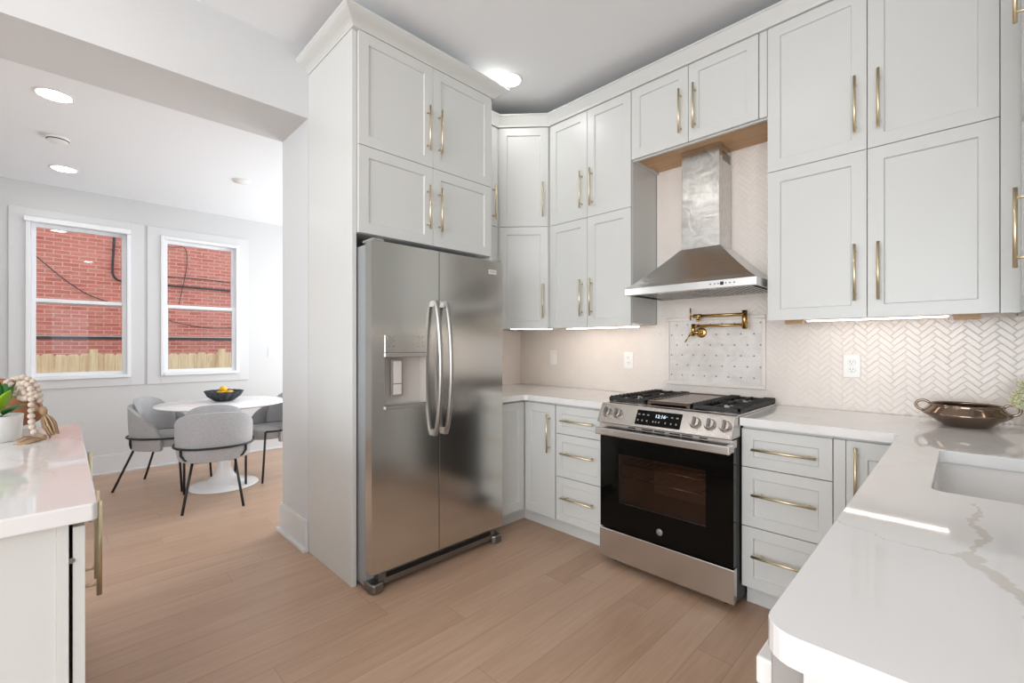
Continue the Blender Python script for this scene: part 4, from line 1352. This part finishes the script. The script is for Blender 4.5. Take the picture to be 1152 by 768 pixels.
R_ = Vector((C_, S_, 0)); F_ = Vector((-S_, C_, 0)); U_ = Vector((0, 0, 1))
lv = [((R_ * .85 - F_ * .15 + U_ * .45), .125, .024, 0, .10), ((R_ * .55 - F_ * .1 + U_ * .95), .105, .022, 1, .12), ((R_ * .05 - F_ * .1 + U_ * 1.0), .16, .030, 0, .05), ((-R_ * .15 + F_ * .5 + U_ * 1), .15, .030, 0, .15),
      ((-R_ * .6 + U_ * .7), .14, .030, 0, .3), ((-R_ * .4 + F_ * .6 + U_ * .8), .14, .028, 0, .3), ((R_ * .1 - F_ * .75 + U_ * .6), .11, .026, 0, .3), ((-R_ * .8 - F_ * .4 + U_ * .3), .13, .030, 0, .3), ((R_ * .35 + F_ * .1 + U_ * .9), .12, .022, 0, .1), ((-R_ * .1 - F_ * .55 + U_ * .85), .12, .026, 1, .2)]
for k, (d, L, W, mi, dr_) in enumerate(lv):
    b = MB(); d = d.normalized(); base = Vector((0, 0, .082)) + Vector((d.x, d.y, 0)) * .02 + d * .03
    b.tube([(d.x * .01, d.y * .01, .080), tuple(base)], .0022, 6); leaf(b, base, d, L, W, dr_, .18)
    o = b.build('leaf', LEAFY if mi else LEAF, t); sd = o.modifiers.new('thick', 'SOLIDIFY'); sd.thickness = .0008

# ---- wooden bowl standing on its rim behind the plant
bc = atd(-9, 455, 1.80)
rb = .150
M = Matrix.Rotation(math.radians(-58), 4, Vector((R_.x, R_.y, 0)))
prof_o = [(.0001, 0), (.04, .002), (.07, .016), (.095, .04), (.110, .075), (.113, .09)]
prof_i = [(.106, .09), (.102, .074), (.086, .044), (.06, .022), (.0001, .012)]
tilt = Matrix.Rotation(math.radians(62), 3, -R_)
b = MB(); b.lathe(prof_o + prof_i, 40, M=tilt.to_4x4())
zmin = min(q[2] for q in b.v)
o = b.build('wooden_bowl', WOODB); o.location = (bc.x, bc.y, .914 - zmin + .0005)
tag(o, 'brown wooden bowl tipped on its side behind the potted plant', 'bowl')

# ---- bead garlands
def garland(label, pix, tassel_px, lying=False, r=.0105):
    t = thing('bead_garland', label, 'garland', tuple(atd(*pix[-1])))
    base = Vector(t.location)
    pts = [atd(u, v, d) for u, v, d in pix]
    # resample at bead spacing
    out = [pts[0]]; acc = 0
    for k in range(len(pts) - 1):
        a_, c_2 = pts[k], pts[k + 1]; L = (c_2 - a_).length; s = 0
        while acc + (L - s) >= 2 * r * .96:
            s += 2 * r * .96 - acc; acc = 0; out.append(a_.lerp(c_2, s / L))
        acc += L - s
    for q in out:
        rr = r * random.uniform(.93, 1.05)
        MB().sphere((0, 0, 0), rr, 10, 7).build('bead', BEAD, t).location = q - base
    # tassel
    a_ = atd(*tassel_px[0]) - base; e_ = atd(*tassel_px[1]) - base; wd_ = tassel_px[2]
    b = MB(); b.tube([a_, a_.lerp(e_, .12), a_.lerp(e_, .25)], [.010, .013, .008], 10); d = (e_ - a_)
    side = d.cross(Vector((F_.x, F_.y, .2))).normalized(); sd2 = d.cross(side).normalized()
    for k in range(30):
        an = random.uniform(0, 2 * PI); rr = math.sqrt(random.random()) * wd_
        off = side * math.cos(an) * rr + sd2 * math.sin(an) * rr * .6
        if lying and off.z < -.002: off.z = abs(off.z) * .3
        p1 = a_.lerp(e_, .2); pm = a_.lerp(e_, .6) + off * 1.1 + side * random.uniform(-.004, .004); pe = e_ + off * random.uniform(.7, 1.1) - d * random.uniform(0, .12)
        b.tube([p1, p1.lerp(pm, .55) + off * .3, pm, pe], .0026, 5)
    b.build('tassel', JUTE, t)


D1 = 1.69
garland('pale wooden bead garland draped over bowl, its jute tassel hanging over counter edge side', [(8, 430, 1.70), (16, 427, 1.68), (26, 424, 1.67), (36, 428, 1.67), (42, 436, 1.67), (45, 446, 1.66), (45, 455, 1.66)], ((46.5, 458, 1.66), (61, 490.2, 1.66), .022))
garland('pale wooden bead garland hanging from bowl to the counter, jute tassel lying flat', [(22, 431, 1.655), (30, 431, 1.65), (35, 438, 1.645), (35.5, 450, 1.635), (35, 462, 1.63), (35.5, 474, 1.625), (36.5, 482, 1.62), (40, 489, 1.617)], ((50, 491.5, 1.64), (19, 501.0, 1.54), .022), True)
garland('short loop of pale wooden beads resting against the tipped wooden bowl', [(10, 429, 1.66), (16, 436, 1.65), (22, 433, 1.65), (28, 441, 1.645), (30, 449, 1.64), (22, 447, 1.65), (17, 443, 1.655), (24, 437, 1.65), (32, 444, 1.65), (41, 442, 1.65), (40, 450, 1.65)], ((38, 452, 1.66), (42, 462, 1.67), .004))

# ================================================================= RIGHT COUNTER OBJECTS
bx_, by_ = onZ(1086, 479.5, .914)
t = thing('bronze_bowl', 'wide bronze metallic bowl with two ring handles on right counter', 'bowl', (bx_, by_, .914), 0)
k_ = 1.0
pf = [(.0001, 0), (.068, 0), (.074, .004), (.10, .026), (.134, .048), (.139, .053), (.136, .059), (.116, .080), (.112, .088), (.114, .093), (.109, .093), (.107, .086), (.128, .056), (.095, .03), (.0001, .008)]
MB().lathe(pf, 48).build('bowl_body', BRONZE, t)
for s in (-1, 1):
    b = MB(); c = Vector((s * .132, 0, .080)); b.tube([c + Vector((math.cos(a_) * .024, 0, math.sin(a_) * .021)) for a_ in [k * PI / 10 for k in range(20)]], .0055, 10, closed=True); b.build('ring_handle', BRONZE, t)
vx, vy = onZ(1172, 487, .914)
t = thing('flower_vase', 'small vase with pale green blossoms at the far right counter edge', 'vase', (vx, vy, .914))
MB().lathe([(.03, 0), (.042, .02), (.045, .05), (.032, .085), (.024, .10), (.027, .106), (.022, .106), (.02, .098), (.028, .08), (.038, .05), (.0001, .02)], 32).build('vase_body', CERW, t)
for k in range(9):
    a_ = k * 2.4; d = Vector((math.cos(a_) * .5, math.sin(a_) * .5, .9)).normalized()
    if k < 4: d = (-R_ * (.75 + .12 * k) + U_ * (.75 - .2 * k) + F_ * (.1 * (k % 2))).normalized()
    e_ = Vector((0, 0, .10)) + d * (.085 + .012 * (k % 3))
    b = MB(); b.tube([(0, 0, .06), (0, 0, .10), e_], .0018, 6); st_ = b.build('stem', STEM, t)
    b = MB()
    for j in range(26):
        q = Vector((random.gauss(0, 1), random.gauss(0, 1), random.gauss(0, 1))).normalized() * .020 * random.random() ** .33
        b.sphere(e_ + q, random.uniform(.0035, .006), 6, 4)
    b.build('blossom', BLOSSOM, st_)

# ================================================================= DINING SET
tx, ty = -4.72, 1.034
t = thing('dining_table', 'round white pedestal dining table by the windows', 'table', (tx, ty, 0))
MB().lathe([(.0001, .712), (.26, .712), (.46, .722), (.502, .733), (.506, .738), (.502, .742), (.0001, .742)], 72).build('tabletop', WLAC, t)
MB().lathe([(.27, 0), (.275, .006), (.26, .012), (.20, .022), (.13, .045), (.085, .09), (.058, .16), (.045, .26), (.040, .38), (.043, .52), (.058, .62), (.09, .68), (.14, .711), (.0001, .7115)], 48).build('pedestal', WLAC, t)


def make_chair(label, loc, rz):
    """local: chair faces +x, seat centre at origin"""
    t = thing('dining_chair', label, 'chair', loc, rz, None)
    # seat cushion
    b = MB(); vs = []; fs = []; n = 40
    def sup(a_, rx, ry, e=2.6):
        c, s = math.cos(a_), math.sin(a_)
        return (rx * math.copysign(abs(c) ** (2 / e), c), ry * math.copysign(abs(s) ** (2 / e), s))
    pf = [(.80, .375), (.95, .382), (1.0, .405), (1.0, .44), (.975, .462), (.9, .474), (.6, .480), (.25, .482)]
    for (k, z_) in pf:
        for j in range(n):
            x_, y_ = sup(2 * PI * j / n, .245 * k, .222 * k); vs.append((x_ + .02, y_, z_))
    for k in range(len(pf) - 1):
        for j in range(n): fs.append((k * n + j, k * n + (j + 1) % n, (k + 1) * n + (j + 1) % n, (k + 1) * n + j))
    fs.append(tuple(reversed(range(n)))); fs.append(tuple(range((len(pf) - 1) * n, len(pf) * n)))
    b.add(vs, fs, True); b.build('seat', FABRIC, t)
    # wrap-around outer shell
    def shell(rx, ry, amax, z0, ztop, zend, th, nm, pw=2.6):
        b = MB(); vs = []; fs = []; A = 32; Z = 9
        for i in range(A + 1):
            q = -1 + 2 * i / A; a_ = PI + q * amax
            zt = zend + (ztop - zend) * (1 - abs(q) ** pw) ** .6
            for j in range(Z + 1):
                s = j / Z; zz = z0 + (zt - z0) * s
                fl = 1 + .01 * s - .08 * (1 - s) ** 3
                x_, y_ = sup(a_, rx * fl, ry * fl, 2.35)
                vs.append((x_ + .01, y_, zz))
        for i in range(A):
            for j in range(Z):
                k = i * (Z + 1) + j; fs.append((k, k + Z + 1, k + Z + 2, k + 1))
        b.add(vs, fs, True); o = b.build(nm, FABRIC, t)
        s = o.modifiers.new('thick', 'SOLIDIFY'); s.thickness = th; s.offset = 0
        bv = o.modifiers.new('round', 'BEVEL'); bv.width = th * .42; bv.segments = 4; bv.limit_method = 'ANGLE'; bv.angle_limit = math.radians(50)
        return o
    shell(.270, .250, 1.80, .355, .735, .44, .035, 'backrest')
    shell(.235, .205, 1.32, .478, .792, .56, .036, 'back_cushion', 2.4)
    # steel frame
    b = MB(); ring = []
    for i in range(25):
        a_ = PI + (-1 + 2 * i / 24) * 2.25; x_, y_ = sup(a_, .296, .276, 2.35); ring.append((x_ + .01, y_, .462))
    b.tube(ring, .009, 8); b.build('frame_ring', POWDER, t)
    b = MB()
    kx = min(ring, key=lambda q: abs(q[1] - .215) + (9 if q[0] > 0 else 0))[0]
    low = [(kx, -.215, .462), (kx, -.215, .41), (kx - .01, -.19, .375), (kx - .02, -.12, .352), (kx - .024, 0, .350)]
    low = low + [(x_, -y_, z_) for x_, y_, z_ in reversed(low[:-1])]
    b.tube(low, .009, 8); b.build('rear_rail', POWDER, t)
    for s in (-1, 1):
        MB().tube([(kx - .018, s * .14, .356), (-.335, s * .195, .0)], .0095, 8).build('leg', POWDER, t)
        fx_, fy_ = ring[0][0], ring[0][1]
        MB().tube([(fx_, s * abs(fy_), .462), (fx_ + .03, s * (abs(fy_) + .0), .0)], .0095, 8).build('leg', POWDER, t)
    return t


def chair_at(rear, front, label):
    rm = Vector(((rear[0][0] + rear[1][0]) / 2, (rear[0][1] + rear[1][1]) / 2)); fm = Vector(((front[0][0] + front[1][0]) / 2, (front[0][1] + front[1][1]) / 2))
    d = (fm - rm).normalized(); mid = rm + d * .335
    make_chair(label, (mid.x, mid.y, 0), math.atan2(d.y, d.x))


chair_at(((-4.07, .623), (-3.98, 1.005)), ((-4.58, .68), (-4.445, 1.175)), 'grey upholstered dining chair nearest, its back toward the kitchen')
chair_at(((-5.14, .307), (-5.43, .543)), ((-4.783, .663), (-5.147, .972)), 'grey upholstered dining chair left of the table under left window')
make_chair('grey upholstered dining chair half hidden behind the white wall end', (-4.79, 1.46, 0), math.radians(-74.3))

# bowl of lemons
fx_, fy_ = onZ(252, 450.5, .742)
t = thing('fluted_bowl', 'dark fluted bowl on the white dining table', 'bowl', (fx_, fy_, .7425))
pf = [(.0001, 0), (.06, 0), (.078, .006), (.125, .045), (.165, .092), (.160, .093), (.120, .052), (.07, .016), (.0001, .012)]
MB().lathe(pf, 96, fn=lambda r, z_, a_, k: r * (1 + .08 * math.cos(16 * a_) * min(1, r / .1)) + (.02 * math.cos(2 * a_) if r > .14 else 0)).build('bowl_body', FLUTE, t)
for k, (ax_, ay_, az_, rz_) in enumerate(((-.050, -.02, .062, .4), (.045, -.020, .062, 2.0), (.0, .048, .064, 1.1), (.0, -.005, .105, .0))):
    b = MB(); b.lathe([(.0001, -.044), (.006, -.040), (.010, -.034), (.024, -.024), (.031, -.006), (.030, .010), (.022, .026), (.010, .036), (.005, .041), (.0001, .042)], 20, M=Matrix.Rotation(PI / 2, 4, 'Y'))
    o = b.build('lemon', LEMON); o.location = (fx_ + ax_, fy_ + ay_, .7425 + az_); o.rotation_euler = (0, 0, rz_)
    tag(o, ['yellow lemon at the left in dark fluted bowl', 'yellow lemon at the right in dark fluted bowl', 'yellow lemon at the back of dark fluted bowl', 'topmost orange-yellow lemon in dark fluted bowl'][k], 'lemon', 'lemons in the fluted bowl')
